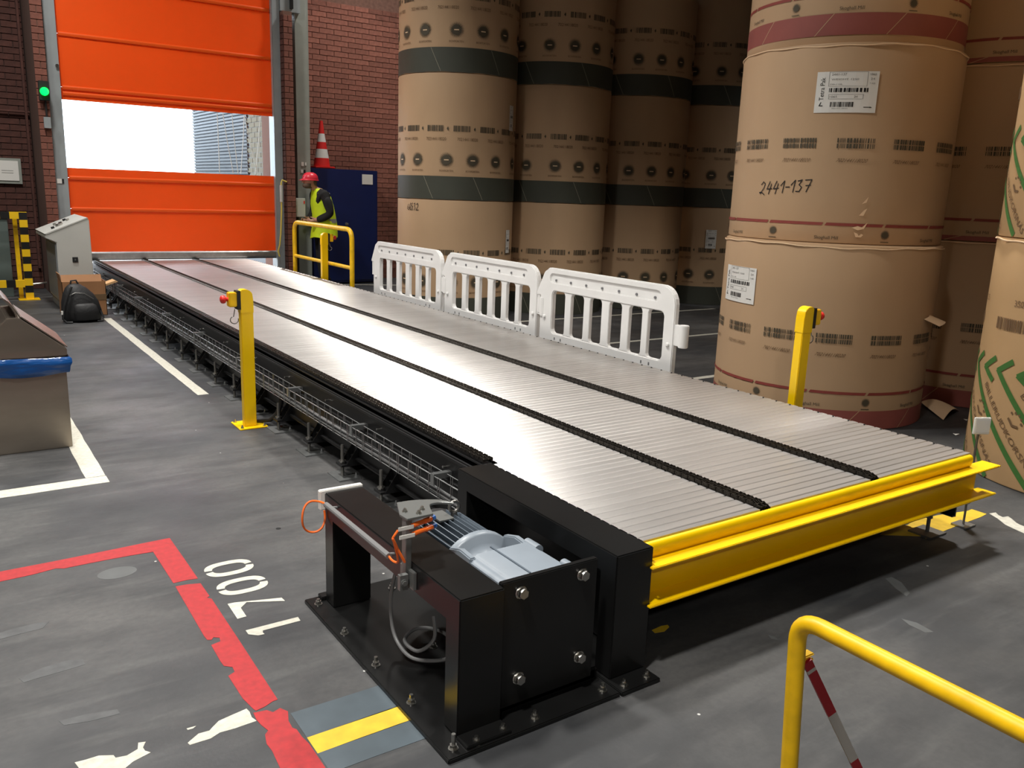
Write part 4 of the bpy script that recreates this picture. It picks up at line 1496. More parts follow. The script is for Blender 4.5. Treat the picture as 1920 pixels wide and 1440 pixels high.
def ex_bot(t, fn, cx, cy, r, z0, h):
    paper_label(t, fn, -0.912, -0.522, 0.833, 1.10, skew=0.0)
    vs, fs = [], []
    n = 6
    for j in range(3):
        for i in range(n):
            s, z = 0.84 + 0.03 * i, 0.795 + 0.012 * i * (1 - i / 7) + 0.001 * j
            out = 0.0 + (0.0, 0.06, 0.115)[j] + 0.01 * math.sin(i)
            p = fn(s, z - 0.02 * j, 0, out)
            vs.append(p)
    for j in range(2):
        for i in range(n - 1):
            fs.append((j * n + i, j * n + i + 1, (j + 1) * n + i + 1, (j + 1) * n + i))
    MB().add(vs, fs).build('torn_flap', M['kraft_pale'], t, label='torn wrapper flap sticking out', smooth=60)


paper_roll('brown roll with rust red foot band, standing on the floor by the stop post', 5.80, 4.095, 0.79, 0, 1.308, 'red', RED, seed=41, dz=0.0, extra=ex_bot)
paper_roll('brown roll with a large white label and handwritten 2441-137', 5.93, 4.197, 0.79, 1.31, 1.346, 'red', RED, seed=42, dz=-0.132, extra=ex_mid)
paper_roll('brown roll on top of the one with handwritten 2441-137', 6.0, 4.25, 0.775, 2.658, 1.34, 'red', RED, seed=43, dz=0.062)
paper_roll('brown roll above the picture edge, added unseen on the handwritten stack to block light', 5.92, 4.22, 0.775, 4.0, 1.34, 'red', RED, seed=44)  # unseen roll added on the stack to block lamp light
for k, lv in enumerate(('bottom', 'second', 'third', 'top')):  # the top one is unseen, added to block lamp light
    paper_roll('dark shaded roll behind the handwritten roll, %s of its stack' % lv, 7.52, 3.83, 0.79, k * 1.335, 1.333, 'red', RED, seed=51 + k, dz=0.0 if k == 0 else -0.1)
GL = 'tan rolls with green arrow print'
paper_roll('tan roll with green arrow lines at the picture edge, standing on the floor', 5.77, 2.03, 0.72, 0, 1.428, 'leaf', GL, seed=61, km='kraft2')
paper_roll('tan roll with green arrow lines, stacked on another at the picture edge', 5.77, 2.03, 0.72, 1.43, 1.428, 'leaf', GL, seed=62, dz=-0.105, km='kraft2')
paper_roll('third tan roll with green arrow lines, top of the picture edge stack', 5.77, 2.03, 0.72, 2.86, 1.428, 'leaf', GL, seed=63, km='kraft2')
for k, lv in enumerate(('bottom', 'middle', 'top')):
    paper_roll('green-arrow roll showing as a sliver behind the big brown stack, %s one' % lv, 9.55, 7.35, 0.75, k * 1.45, 1.448, 'leaf', GL, seed=71 + k, dz=-0.1 if k else 0, km='kraft2')

# scrap of wrapper on the floor
vs, fs = [], []
cor = [(6.56, 3.62), (6.735, 3.52), (6.70, 3.37), (6.27, 3.26)]
n = 6
for i in range(n + 1):
    for j in range(n + 1):
        u, v = i / n, j / n
        x = (1 - u) * (1 - v) * cor[0][0] + u * (1 - v) * cor[1][0] + u * v * cor[2][0] + (1 - u) * v * cor[3][0]
        y = (1 - u) * (1 - v) * cor[0][1] + u * (1 - v) * cor[1][1] + u * v * cor[2][1] + (1 - u) * v * cor[3][1]
        vs.append((x, y, 0.004 + 0.05 * math.sin(u * PI) * (0.5 + 0.5 * math.sin(v * 2.2)) + 0.03 * (1 - v)))
for i in range(n):
    for j in range(n):
        a = i * (n + 1) + j
        fs.append((a, a + 1, a + n + 2, a + n + 1))
sc = MB().add(vs, fs).build('wrapper_scrap', M['kraft_pale'], smooth=60)
tag(sc, 'loose pale brown wrapper scrap lying on the floor behind the rolls', 'paper scrap')
for x, y, lab in ((5.93, 2.98, 'tiny white paper shred at the foot of the brown roll, next to its red band'), (5.98, 2.72, 'tiny white paper shred alone on the floor near the far corner of the slat deck'), (6.43, 3.17, 'tiny white paper shred beside the loose brown wrapper scrap')):
    s_ = MB().add([(x, y, 0.002), (x + 0.03, y - 0.01, 0.012), (x + 0.035, y + 0.02, 0.004), (x + 0.005, y + 0.025, 0.01)], [(0, 1, 2, 3)]).build('paper_shred', M['paper'], smooth=0)
    tag(s_, lab, 'paper scrap', 'white shreds on the floor')

# reflector plate at the end of the beam
rp = thing('reflector_stand', 'small white square reflector plate on a thin post by the beam end', 'reflector', (4.23, 2.02, 0))
MB().cyl((4.235, 2.02, 0.01), (4.235, 2.02, 0.50), 0.006, seg=8).box(4.215, 4.255, 2.01, 2.03, 0.12, 0.34).build('post', M['rod'], rp)
MB().box(4.19, 4.28, 1.98, 2.06, 0, 0.01).build('foot', M['galv'], rp, smooth=0)
_c, _s = math.cos(-0.5), math.sin(-0.5)
mb = MB().box(-0.043, 0.043, -0.006, 0.006, -0.043, 0.043)
mb.v = [(4.228 + x * _c - y * _s, 2.005 + x * _s + y * _c, 0.535 + z) for x, y, z in mb.v]
mb.build('reflector_plate', M['paper'], rp, smooth=0, bevel=0.003)
mb = MB().box(-0.034, 0.034, -0.0075, -0.006, -0.034, 0.034)
mb.v = [(4.228 + x * _c - y * _s, 2.005 + x * _s + y * _c, 0.535 + z) for x, y, z in mb.v]
mb.build('reflector_face', M['barrier'], rp, smooth=0)

# ------------------------------------------------------------------ yellow railings


def bend(pts, r, n=6):
    """polyline with its inner corners rounded"""
    out = [Vector(pts[0])]
    for a, b, c in zip(pts[:-2], pts[1:-1], pts[2:]):
        a, b, c = Vector(a), Vector(b), Vector(c)
        d1, d2 = (a - b).normalized(), (c - b).normalized()
        p0, p1 = b + d1 * r, b + d2 * r
        for i in range(n + 1):
            t = i / n
            out.append(p0.lerp(b, t).lerp(b.lerp(p1, t), t))
    out.append(Vector(pts[-1]))
    return out


rf = thing('safety_railing', 'yellow tube railing with a mid rail in front of the man', 'railing', (4.155, 10.4, 0))
MB().tube(bend([(4.155, 9.47, 0), (4.155, 9.47, 1.085), (4.155, 11.40, 1.085), (4.155, 11.40, 0)], 0.14), 0.029, 12).build('hoop', M['yellow_worn'], rf)
MB().cyl((4.155, 9.47, 0.63), (4.155, 11.40, 0.63), 0.024, seg=12).build('mid_rail', M['yellow_worn'], rf)
for y in (9.47, 11.40):
    MB().cyl((4.15, y, 0), (4.15, y, 0.01), 0.07, seg=16).build('base_plate', M['yellow_worn'], rf)

rn = thing('safety_railing', 'yellow tube railing in the near corner with a red and white bar', 'railing', (1.68, 0.3, 0))
HN = 0.598
MB().tube(bend([(1.712, 1.14, 0), (1.662, 1.14, HN), (1.662, -0.6, HN), (1.712, -0.6, 0)], 0.065, 8), 0.0215, 18).build('hoop', M['yellow_worn'], rn)
for y in (1.14, -0.6):
    MB().cyl((1.712, y, 0), (1.712, y, 0.01), 0.06, seg=16).build('base_plate', M['yellow_worn'], rn)
pA, pB = Vector((1.695, 1.125, 0.475)), Vector((1.935, 1.09, 0.095))
bar = MB()
dv = (pB - pA).normalized()
sd = Vector((0.85, -0.25, 0.0))
sd = (sd - dv * sd.dot(dv)).normalized() * 0.0125
nn = dv.cross(sd).normalized() * 0.004
segs = [(0.0, 0.06, 1), (0.06, 0.085, 0), (0.085, 0.46, 1), (0.46, 0.9, 0), (0.9, 1.0, 1)]
for a, b, m in segs:
    p, q = pA.lerp(pB, a), pA.lerp(pB, b)
    vs = [p - sd - nn, p + sd - nn, p + sd + nn, p - sd + nn, q - sd - nn, q + sd - nn, q + sd + nn, q - sd + nn]
    bar.add(vs, [(0, 3, 2, 1), (4, 5, 6, 7), (0, 1, 5, 4), (1, 2, 6, 5), (2, 3, 7, 6), (3, 0, 4, 7)], m)
bar.build('hanging_bar', [M['reflector_bar'], M['bar_red']], rn, smooth=0, label='red and white hanging bar')
MB().box(1.685, 1.725, 1.125, 1.15, 0.468, 0.475).box(1.685, 1.725, 1.125, 1.15, 0.482, 0.489).build('hinge_lug', M['yellow_worn'], rn, smooth=0, bevel=0.003)

# ------------------------------------------------------------------ navy cabinet, cone, wall box
nc = thing('tool_cabinet', 'tall navy blue steel cabinet against the brick wall', 'cabinet', (5.68, 13.4, 0))
MB().box(5.10, 6.265, 13.22, 13.70, 0.02, 1.855).build('body', M['cab_blue'], nc, smooth=0, bevel=0.006)
d = MB().box(5.12, 6.245, 13.205, 13.222, 0.06, 1.83).build('door', M['cab_blue'], nc, smooth=0, bevel=0.004)
MB().cyl((5.70, 13.205, 0.98), (5.70, 13.185, 0.98), 0.028, seg=14).box(5.685, 5.715, 13.17, 13.186, 0.975, 0.985).build('handle', M['bracket'], d)
MB().box(5.98, 6.17, 13.200, 13.205, 1.63, 1.79).build('paper_notice', M['paper'], d, smooth=0, label='white paper notice on the door')

cn = thing('traffic_cone', 'red and white striped traffic cone standing on the navy cabinet', 'cone', (5.38, 13.44, 1.855))
MB().box(5.21, 5.55, 13.28, 13.60, 1.856, 1.89).build('base', M['cone_red'], cn, smooth=0, bevel=0.012)
zz = [1.885, 2.02, 2.16, 2.27, 2.40, 2.60]
rr = [0.135, 0.115, 0.090, 0.072, 0.050, 0.024]
for i in range(5):
    MB().lathe([(rr[i], zz[i]), (rr[i + 1], zz[i + 1])], 5.38, 13.44, 0, 24).build('cone_band', M['cone_white'] if i % 2 else M['cone_red'], cn, smooth=60, label='white reflective band' if i % 2 else None)

bx = thing('wall_box', 'white box mounted on the brick pier in front of the man', 'box', (4.79, 12.95, 1.2))
MB().box(4.707, 4.862, 12.83, 12.945, 1.10, 1.385).build('body', M['console'], bx, smooth=0, bevel=0.006)
MB().box(4.832, 4.85, 12.826, 12.83, 1.30, 1.345).build('sticker', M['cone_red'], bx, smooth=0, label='small red sticker')

rope = thing('pull_cord', 'yellowish pull cord with grip hanging on the door frame', 'cord', (4.53, 12.85, 1.7))
MB().tube([(4.56, 12.80, 1.62), (4.49, 12.80, 1.645), (4.475, 12.80, 1.60), (4.47, 12.80, 1.2), (4.45, 12.80, 0.85), (4.43, 12.80, 0.68), (4.40, 12.80, 0.58), (4.42, 12.79, 0.50)], 0.012, 8).build('cord', M['hose'], rope)
MB().cyl((4.473, 12.80, 1.57), (4.470, 12.80, 1.32), 0.022, 0.02, seg=10).build('grip', M['console'], rope)

sg = thing('signal_lamp', 'green signal lamp glowing on the left brick pier', 'lamp', (1.38, 12.8, 2.6))
MB().box(1.33, 1.45, 12.74, 12.82, 2.52, 2.76).build('housing', M['black_matt'], sg, smooth=0, bevel=0.005)
MB().lathe([(0.05, 0), (0.05, -0.03), (0.035, -0.055), (0, -0.06)], 1.39, 12.74, 2.63, 18, axis='y').build('lens', M['green_led'], sg, smooth=50, label='lit green lens')
MB().box(1.36, 1.44, 12.76, 12.82, 2.18, 2.32).build('switch_box', M['door_frame'], sg, smooth=0, bevel=0.004)
MB().cyl((1.40, 12.79, 2.32), (1.40, 12.79, 2.52), 0.012, seg=8).build('conduit', M['black_matt'], sg)

nf = thing('wall_notice', 'framed white paper notice on the dark brick wall', 'notice', (1.0, 13.75, 1.6))
MB().box(0.80, 1.14, 13.755, 13.775, 1.46, 1.80).build('frame', M['column'], nf, smooth=0)
MB().box(0.835, 1.105, 13.745, 13.756, 1.50, 1.765).build('sheet', M['paper'], nf, smooth=0)
fp = Flat()
for k in range(2):
    fp.rect(0.90, 1.04, 1.60 + k * 0.03, 1.606 + k * 0.03)
fp.build('print', M['ink_grey'], lambda a, b, o: (a, 13.744, b), nf)
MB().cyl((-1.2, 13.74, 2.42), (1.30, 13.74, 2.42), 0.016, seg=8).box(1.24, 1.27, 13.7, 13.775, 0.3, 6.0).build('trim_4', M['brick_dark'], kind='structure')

# ------------------------------------------------------------------ striped guard rail, console, carton, bag


def striped(mb, axis, a0, a1, c0, c1, e0, e1, step):
    k = 0
    a = a0
    while a < a1 - 1e-4:
        b = min(a + step, a1)
        m = k % 2
        if axis == 'z':
            mb.box(c0, c1, e0, e1, a, b, m)
        else:
            mb.box(a, b, c0, c1, e0, e1, m)
        a = b
        k += 1


hz = thing('hazard_guard_frame', 'yellow and black striped guard frame at the dark wall', 'guard rail', (0.7, 12.6, 0))
mb = MB()
striped(mb, 'z', 0.0, 1.12, 0.965, 1.055, 12.55, 12.64, 0.093)
mb.build('post', [M['stripe_yellow'], M['stripe_black']], hz, smooth=0)
mb = MB()
striped(mb, 'x', 0.03, 0.965, 12.56, 12.63, 1.035, 1.12, 0.104)
mb.build('top_rail', [M['stripe_yellow'], M['stripe_black']], hz, smooth=0)
mb = MB()
striped(mb, 'x', 0.03, 0.965, 12.56, 12.63, 0.165, 0.255, 0.104)
mb.build('bottom_rail', [M['stripe_yellow'], M['stripe_black']], hz, smooth=0)
MB().box(0.90, 0.95, 12.70, 12.76, 0, 1.03).build('inner_post', M['yellow_worn'], hz, smooth=0)
MB().box(0.88, 1.12, 12.5, 12.7, 0, 0.012).build('base_plate', M['yellow_worn'], hz, smooth=0)
MB().cyl((1.055, 12.6, 0.20), (1.22, 12.6, 0.215), 0.012, seg=8).build('cross_pin', M['zinc'], hz)
pn = MB().box(-0.2, 0.86, 12.95, 13.1, 0, 1.02).box(-0.22, 0.88, 12.93, 13.1, 1.02, 1.05).build('equipment_panel', M['panel_green'], smooth=0, bevel=0.006)
tag(pn, 'greenish grey equipment panel behind the striped guard frame', 'panel')

cs = thing('control_console', 'light grey steel control console with sloping top beside the conveyor', 'console', (1.42, 11.9, 0))
pf = [(1.235, 0.10), (1.617, 0.10), (1.607, 1.085), (1.585, 1.10), (1.13, 0.905), (1.125, 0.865), (1.238, 0.815)]
MB().prism(pf, 'y', 11.40, 12.42).build('body', M['console'], cs, smooth=0, bevel=0.006)
MB().box(1.25, 1.60, 11.43, 12.39, 0, 0.10).build('plinth', M['console_side'], cs, smooth=0)
MB().box(1.225, 1.236, 11.43, 12.38, 0.13, 0.79).build('door', M['console_side'], cs, smooth=0, bevel=0.003)
MB().prism([(1.12, 0.915), (1.585, 1.112), (1.60, 1.102), (1.14, 0.905)], 'y', 11.395, 12.43).build('desk_lid', M['console'], cs, smooth=0, bevel=0.002)
MB().box(1.395, 1.455, 11.392, 11.40, 0.58, 0.64).box(1.418, 1.432, 11.388, 11.393, 0.60, 0.62, 1).build('socket', [M['black_matt'], M['bracket']], cs, smooth=0)
for k, (x, y) in enumerate(((1.24, 11.62), (1.32, 11.70), (1.35, 11.85), (1.30, 11.95), (1.42, 12.05), (1.44, 11.9))):
    z = 0.915 + (x - 1.12) * 0.424
    MB().cyl((x, y, z), (x - 0.008, y, z + 0.022), 0.02 if k != 1 else 0.045, seg=12).build('control_knob', M['zinc'] if k % 2 else M['black_matt'], cs)

cb = thing('cardboard_carton', 'opened brown cardboard carton in front of the control console', 'carton', (1.43, 11.05, 0))
mb = MB()
mb.box(1.20, 1.66, 10.88, 10.886, 0, 0.40)
mb.box(1.20, 1.66, 11.24, 11.246, 0, 0.40)
mb.box(1.20, 1.206, 10.88, 11.246, 0, 0.40)
mb.box(1.654, 1.66, 10.88, 11.246, 0, 0.40)
mb.box(1.20, 1.66, 10.88, 11.246, 0, 0.006)
mb.build('box_body', M['carton'], cb, smooth=0)
MB().prism([(10.88, 0.40), (10.886, 0.40), (10.93, 0.475), (10.924, 0.478)], 'x', 1.20, 1.62).build('flap', M['carton'], cb, smooth=0)
MB().prism([(1.656, 0.36), (1.66, 0.34), (1.80, 0.385), (1.77, 0.40)], 'y', 10.9, 11.1).build('flap', M['carton_in'], cb, smooth=0, label='pale inner side of the flap')
MB().prism([(1.20, 0.40), (1.206, 0.40), (1.19, 0.49), (1.184, 0.488)], 'y', 10.9, 11.2).build('flap', M['carton'], cb, smooth=0)
MB().box(1.36, 1.66, 10.876, 10.881, 0.18, 0.25).build('tape', M['ink_brown'], cb, smooth=0)

bg = thing('backpack', 'black nylon backpack standing on the floor before the carton', 'backpack', (1.33, 10.45, 0))
mb = MB()
ring = []
for z, hw, hd, ox in ((0.0, 0.185, 0.10, 0), (0.03, 0.20, 0.125, 0), (0.12, 0.205, 0.135, 0), (0.22, 0.19, 0.125, -0.01), (0.31, 0.155, 0.10, -0.025), (0.38, 0.105, 0.07, -0.045), (0.415, 0.06, 0.04, -0.055), (0.425, 0.02, 0.015, -0.055)):
    ring.append((1.335 + ox, 10.48, z, hw, hd))
mb.loft(ring, seg=24)
bgb = mb.build('bag_body', M['bag'], bg, smooth=60)
MB().loft([(1.37, 10.375, 0.03, 0.12, 0.04), (1.37, 10.365, 0.10, 0.13, 0.05), (1.36, 10.37, 0.19, 0.115, 0.045), (1.35, 10.385, 0.215, 0.09, 0.03)], seg=18).build('front_pocket', M['bag'], bg, smooth=60)
MB().tube([(1.24, 10.38, 0.40), (1.19, 10.36, 0.30), (1.15, 10.36, 0.18), (1.13, 10.36, 0.05), (1.16, 10.35, 0.012), (1.22, 10.34, 0.01)], 0.013, 8).build('shoulder_strap', M['bag'], bg)
MB().tube([(1.52, 10.42, 0.12), (1.54, 10.40, 0.05), (1.53, 10.38, 0.012), (1.47, 10.36, 0.01)], 0.011, 8).build('shoulder_strap', M['bag'], bg)
MB().tube([(1.24, 10.48, 0.41), (1.25, 10.48, 0.455), (1.30, 10.48, 0.46), (1.32, 10.48, 0.415)], 0.01, 8).build('grab_handle', M['bag'], bg)
MB().tube([(1.20, 10.372, 0.30), (1.27, 10.368, 0.335), (1.36, 10.368, 0.325), (1.45, 10.372, 0.26)], 0.004, 5).build('zip', M['rod'], bg)
MB().box(1.115, 1.135, 10.35, 10.37, 0.10, 0.14).build('strap_buckle', M['paper'], bg, smooth=0)

# ------------------------------------------------------------------ stainless bin
bn = thing('waste_bin', 'stainless steel waste bin with a gabled swing lid and blue liner', 'bin', (0.36, 5.75, 0))
MB().box(0.125, 0.592, 5.47, 6.05, 0.0, 0.555).build('body', M['steel_bin'], bn, smooth=0, bevel=0.004)
mb = MB()
vs, fs = [], []
n = 40
per = []
for i in range(n):
    t = i / n * 4
    if t < 1: p = (0.115 + 0.49 * t, 5.458)
    elif t < 2: p = (0.605, 5.458 + 0.604 * (t - 1))
    elif t < 3: p = (0.605 - 0.49 * (t - 2), 6.062)
    else: p = (0.115, 6.062 - 0.604 * (t - 3))
    per.append(p)
rows = [(0.0, 0.555), (0.010, 0.545), (0.014, 0.52), (0.012, 0.495), (0.012, 0.47), (0.004, 0.455)]
for k, (o, z) in enumerate(rows):
    for i, (x, y) in enumerate(per):
        q = o + 0.004 * math.sin(i * 1.9 + k * 1.2) + 0.003 * math.sin(i * 0.7 + k)
        dx = q if x > 0.6 else (-q if x < 0.12 else 0)
        dy = -q if y < 5.46 else (q if y > 6.06 else 0)
        vs.append((x + dx, y + dy, z + 0.010 * math.sin(i * 0.55 + k * 0.3) * (1 if k > 2 else 0.4)))
for k in range(len(rows) - 1):
    for i in range(n):
        j = (i + 1) % n
        fs.append((k * n + i, k * n + j, (k + 1) * n + j, (k + 1) * n + i))
mb.add(vs, fs)
mb.build('bin_liner', M['bag_blue'], bn, smooth=60, label='blue plastic bin liner folded over the rim')
hd = MB()
b0, b1 = [(0.118, 5.463), (0.602, 5.463), (0.602, 6.057), (0.118, 6.057)], [(0.315, 5.475), (0.375, 5.475), (0.375, 6.045), (0.315, 6.045)]
vs = [(x, y, 0.558) for x, y in b0] + [(x, y, 0.60) for x, y in b0] + [(x, y, 0.79) for x, y in b1]
fs = [(0, 1, 5, 4), (1, 2, 6, 5), (2, 3, 7, 6), (3, 0, 4, 7), (4, 5, 9, 8), (5, 6, 10, 9), (6, 7, 11, 10), (7, 4, 8, 11), (3, 2, 1, 0), (8, 9, 10, 11)]
hd.add(vs, fs)
hood = hd.build('hood', M['steel_bin'], bn, smooth=0, bevel=0.004)
sl = []
for (x, z) in ((0.385, 0.795), (0.60, 0.61)):
    sl.append((x, z))
MB().prism([(0.383, 0.792), (0.606, 0.602), (0.610, 0.607), (0.387, 0.797)], 'y', 5.49, 6.03).build('swing_flap', M['steel_bin'], bn, smooth=0)
fl2 = MB()
cur = [(0.372, 0.785), (0.366, 0.82), (0.352, 0.855), (0.33, 0.885), (0.305, 0.905), (0.297, 0.902), (0.320, 0.878), (0.342, 0.85), (0.356, 0.818), (0.362, 0.785)]
fl2.prism(cur, 'y', 5.49, 6.03)
fl2.build('swing_flap', M['steel_bin'], bn, smooth=40, label='open curved steel flap')

# ------------------------------------------------------------------ the man


def skin_mesh(name, joints, edges, mt, sub=2, root=None):
    me = bpy.data.meshes.new(name)
    bm = bmesh.new()
    ly = bm.verts.layers.skin.verify()
    V = {}
    for k, (p, r) in joints.items():
        v = bm.verts.new(p)
        rr = r if isinstance(r, tuple) else (r, r)
        v[ly].radius = rr
        V[k] = v
    for a, b in edges:
        bm.edges.new((V[a], V[b]))
    rt = root or next(iter(joints))
    V[rt][ly].use_root = True
    bm.to_mesh(me)
    bm.free()
    o = bpy.data.objects.new(name, me)
    COL.objects.link(o)
    o.modifiers.new('skin', 'SKIN').use_smooth_shade = True
    s = o.modifiers.new('sub', 'SUBSURF')
    s.levels = s.render_levels = sub
    dg = bpy.context.evaluated_depsgraph_get()
    out = bpy.data.meshes.new_from_object(o.evaluated_get(dg))
    bpy.data.objects.remove(o)
    out.materials.clear()
    out.materials.append(mt)
    out.polygons.foreach_set('use_smooth', [True] * len(out.polygons))
    out.polygons.foreach_set('material_index', [0] * len(out.polygons))
    return out


ps = thing('person', 'man in red helmet and yellow vest leaning towards the brick pier', 'person', (5.10, 12.78, 0))
HP = (5.13, 12.78, 0.93)
J = {
    'pelvis': (HP, (0.13, 0.15)), 'waist': ((5.13, 12.78, 1.10), (0.11, 0.13)), 'chest': ((5.10, 12.78, 1.32), (0.12, 0.15)), 'upper': ((5.07, 12.78, 1.44), (0.09, 0.12)),
    'neck': ((5.00, 12.78, 1.53), 0.052), 'skull': ((4.935, 12.78, 1.60), 0.068), 'crown': ((4.915, 12.78, 1.69), 0.075),
    'sl': ((5.08, 12.60, 1.45), 0.058), 'el': ((5.14, 12.53, 1.17), 0.043), 'wl': ((4.965, 12.66, 1.06), 0.030),
    'sr': ((5.06, 12.96, 1.45), 0.058), 'er': ((5.06, 13.02, 1.18), 0.043), 'wr': ((4.93, 12.90, 1.06), 0.030),
    'hl': ((5.12, 12.69, 0.90), 0.09), 'kl': ((5.08, 12.67, 0.49), 0.062), 'al': ((5.11, 12.66, 0.09), 0.042), 'tl': ((4.97, 12.65, 0.04), 0.034),
    'hr': ((5.12, 12.87, 0.90), 0.09), 'kr': ((5.13, 12.90, 0.49), 0.062), 'ar': ((5.18, 12.91, 0.09), 0.042), 'tr': ((5.04, 12.92, 0.04), 0.034)}
EDG = [('pelvis', 'waist'), ('waist', 'chest'), ('chest', 'upper'), ('upper', 'neck'), ('neck', 'skull'), ('skull', 'crown'), ('upper', 'sl'), ('sl', 'el'), ('el', 'wl'), ('upper', 'sr'), ('sr', 'er'), ('er', 'wr'), ('pelvis', 'hl'), ('hl', 'kl'), ('kl', 'al'), ('al', 'tl'), ('pelvis', 'hr'), ('hr', 'kr'), ('kr', 'ar'), ('ar', 'tr')]
for sfx, w, q in (('l', Vector((4.965, 12.66, 1.06)), 1), ('r', Vector((4.93, 12.90, 1.06)), -1)):
    pm = w + Vector((-0.065, 0.015 * q, -0.004))
    J['p' + sfx] = (tuple(pm), (0.03, 0.02))
    EDG.append(('w' + sfx, 'p' + sfx))
    for fi, (dz_, ln) in enumerate(((0.027, 0.07), (0.009, 0.078), (-0.009, 0.073), (-0.026, 0.058))):
        a = pm + Vector((-ln * 0.55, 0.008 * q, dz_))
        b = a + Vector((-ln * 0.35, 0.026 * q, -0.004))
        J['f%s%d' % (sfx, fi)] = (tuple(a), 0.0095)
        J['g%s%d' % (sfx, fi)] = (tuple(b), 0.008)
        EDG += [('p' + sfx, 'f%s%d' % (sfx, fi)), ('f%s%d' % (sfx, fi), 'g%s%d' % (sfx, fi))]
    a = w + Vector((-0.045, 0.028 * q, 0.04))
    J['t%s1' % sfx] = (tuple(a), 0.011)
    J['t%s2' % sfx] = (tuple(a + Vector((-0.035, 0.012 * q, 0.012))), 0.009)
    EDG += [('w' + sfx, 't%s1' % sfx), ('t%s1' % sfx, 't%s2' % sfx)]
body_me = skin_mesh('body', J, EDG, M['skin'], 2, 'pelvis')
# face: jaw, brow, nose, ears joined into the same mesh
bm = bmesh.new()
bm.from_mesh(body_me)
fc_ = MB()
fc_.loft([(4.935, 12.78, 1.545, 0.03, 0.04), (4.92, 12.78, 1.56, 0.07, 0.062), (4.91, 12.78, 1.60, 0.088, 0.071), (4.915, 12.78, 1.66, 0.098, 0.076), (4.92, 12.78, 1.72, 0.095, 0.074), (4.93, 12.78, 1.76, 0.06, 0.05)], seg=20)
fc_.loft([(4.815, 12.78, 1.615, 0.012, 0.012), (4.805, 12.78, 1.628, 0.024, 0.017), (4.82, 12.78, 1.66, 0.012, 0.011)], seg=10)
for y in (12.70, 12.86):
    fc_.ball((4.93, y, 1.645), 0.028, sc=(0.7, 0.3, 1))
fm_ = fc_.mesh('face', M['skin'], smooth=60)
bm.from_mesh(fm_)
bm.to_mesh(body_me)
bm.free()
body_me.polygons.foreach_set('use_smooth', [True] * len(body_me.polygons))
bd = link('body', body_me, ps)
MB().ball((4.825, 12.752, 1.660), 0.009).ball((4.825, 12.808, 1.660), 0.009).build('eyes', M['ink_black'], ps)
MB().loft([(4.90, 12.78, 1.535, 0.045, 0.05), (4.885, 12.78, 1.555, 0.075, 0.066), (4.885, 12.78, 1.59, 0.082, 0.073), (4.90, 12.78, 1.61, 0.07, 0.074)], seg=18).build('beard', M['hair'], ps, smooth=60)
MB().loft([(4.99, 12.78, 1.58, 0.03, 0.055), (4.975, 12.78, 1.62, 0.05, 0.074), (4.965, 12.78, 1.69, 0.058, 0.078)], seg=16).build('hair', M['hair'], ps, smooth=60)
hm = MB()
hm.lathe([(0.118, 0.0), (0.120, 0.02), (0.112, 0.055), (0.090, 0.088), (0.052, 0.108), (0.0, 0.114)], 4.925, 12.78, 1.665, 24)
hm.loft([(4.915, 12.78, 1.655, 0.140, 0.122), (4.915, 12.78, 1.668, 0.138, 0.122), (4.915, 12.78, 1.676, 0.12, 0.118)], seg=24)
hm.prism([(4.80, 12.72), (4.765, 12.75), (4.76, 12.81), (4.80, 12.84)], 'z', 1.652, 1.66)
hel = hm.build('hard_hat', M['helmet'], ps, smooth=50)
# clothing as skins just outside the body
def off(keys, d):
    return {k: (J[k][0], tuple(x + d for x in J[k][1]) if isinstance(J[k][1], tuple) else J[k][1] + d) for k in keys}


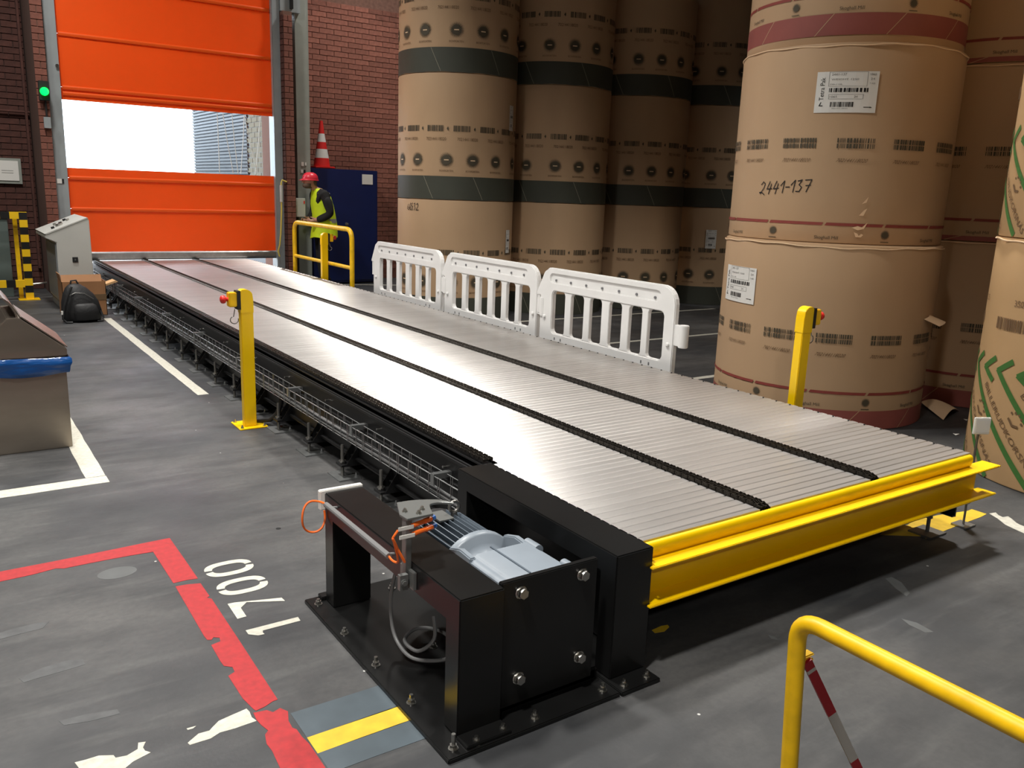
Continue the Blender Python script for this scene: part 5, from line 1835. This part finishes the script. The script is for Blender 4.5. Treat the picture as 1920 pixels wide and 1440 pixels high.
jk = off(['waist', 'chest', 'upper', 'sl', 'el', 'wl', 'sr', 'er', 'wr'], 0.016)
jk['neck'] = ((5.015, 12.78, 1.515), 0.066)
jme = skin_mesh('jacket', jk, [e for e in EDG if e[0] in jk and e[1] in jk], M['jacket'], 2, 'waist')
link('jacket', jme, ps)
tk = off(['pelvis', 'waist', 'hl', 'kl', 'al', 'hr', 'kr', 'ar'], 0.022)
tme = skin_mesh('trousers', tk, [e for e in EDG if e[0] in tk and e[1] in tk], M['trousers'], 2, 'pelvis')
link('trousers', tme, ps)
for k, a in (('al', 'tl'), ('ar', 'tr')):
    A, B = Vector(J[k][0]), Vector(J[a][0])
    bo = MB()
    bo.loft([(A.x - 0.03, A.y, 0.0, 0.15, 0.055), (A.x - 0.03, A.y, 0.03, 0.155, 0.058), (A.x - 0.02, A.y, 0.07, 0.13, 0.055), (A.x + 0.01, A.y, 0.12, 0.075, 0.058), (A.x + 0.01, A.y, 0.18, 0.065, 0.06)], seg=16)
    bo.build('boot', M['boot'], ps, smooth=60)
vr = [(5.13, 12.78, 0.79, 0.205, 0.225), (5.14, 12.78, 0.88, 0.20, 0.22), (5.14, 12.78, 1.00, 0.185, 0.205), (5.135, 12.78, 1.15, 0.172, 0.195), (5.115, 12.78, 1.30, 0.168, 0.19), (5.09, 12.78, 1.42, 0.145, 0.165), (5.06, 12.78, 1.50, 0.10, 0.125), (5.03, 12.78, 1.54, 0.072, 0.08)]
vm = MB()
vm.loft(vr, seg=28)
for i in range(len(vm.v)):
    x, y, z = vm.v[i]
    vm.v[i] = (x + 0.008 * math.sin(y * 40 + z * 9), y + 0.006 * math.sin(z * 30), z + (0.02 * math.sin(y * 14) if z < 0.85 else 0))
vest = vm.build('safety_vest', M['vest'], ps, smooth=60)
for (a, b, za, zb) in ((3, 2, 1.03, 1.09), (5, 4, 1.0, 1.0)):
    if za == zb:
        continue
    rg = MB()
    rg.loft([(5.14, 12.78, za, 0.186, 0.206), (5.138, 12.78, zb, 0.181, 0.202)], seg=28)
    rg.build('reflective_tape', M['reflect'], vest, smooth=60)
for y in (12.66, 12.90):
    MB().tube([(5.18, y, 1.46), (5.12, y, 1.50), (5.05, y, 1.505), (5.0, y, 1.46)], 0.018, 6).build('shoulder_tape', M['reflect'], vest)
# near sleeve lies over the vest
sk = {'sl': ((5.085, 12.575, 1.43), 0.078), 'ml': ((5.125, 12.545, 1.30), 0.07), 'el': ((5.14, 12.525, 1.16), 0.063), 'fl': ((5.06, 12.58, 1.10), 0.053), 'wl': ((4.975, 12.65, 1.065), 0.043)}
link('sleeve', skin_mesh('sleeve', sk, [('sl', 'ml'), ('ml', 'el'), ('el', 'fl'), ('fl', 'wl')], M['jacket'], 2, 'sl'), ps)
ps.location = (5.055, 12.66, 0)
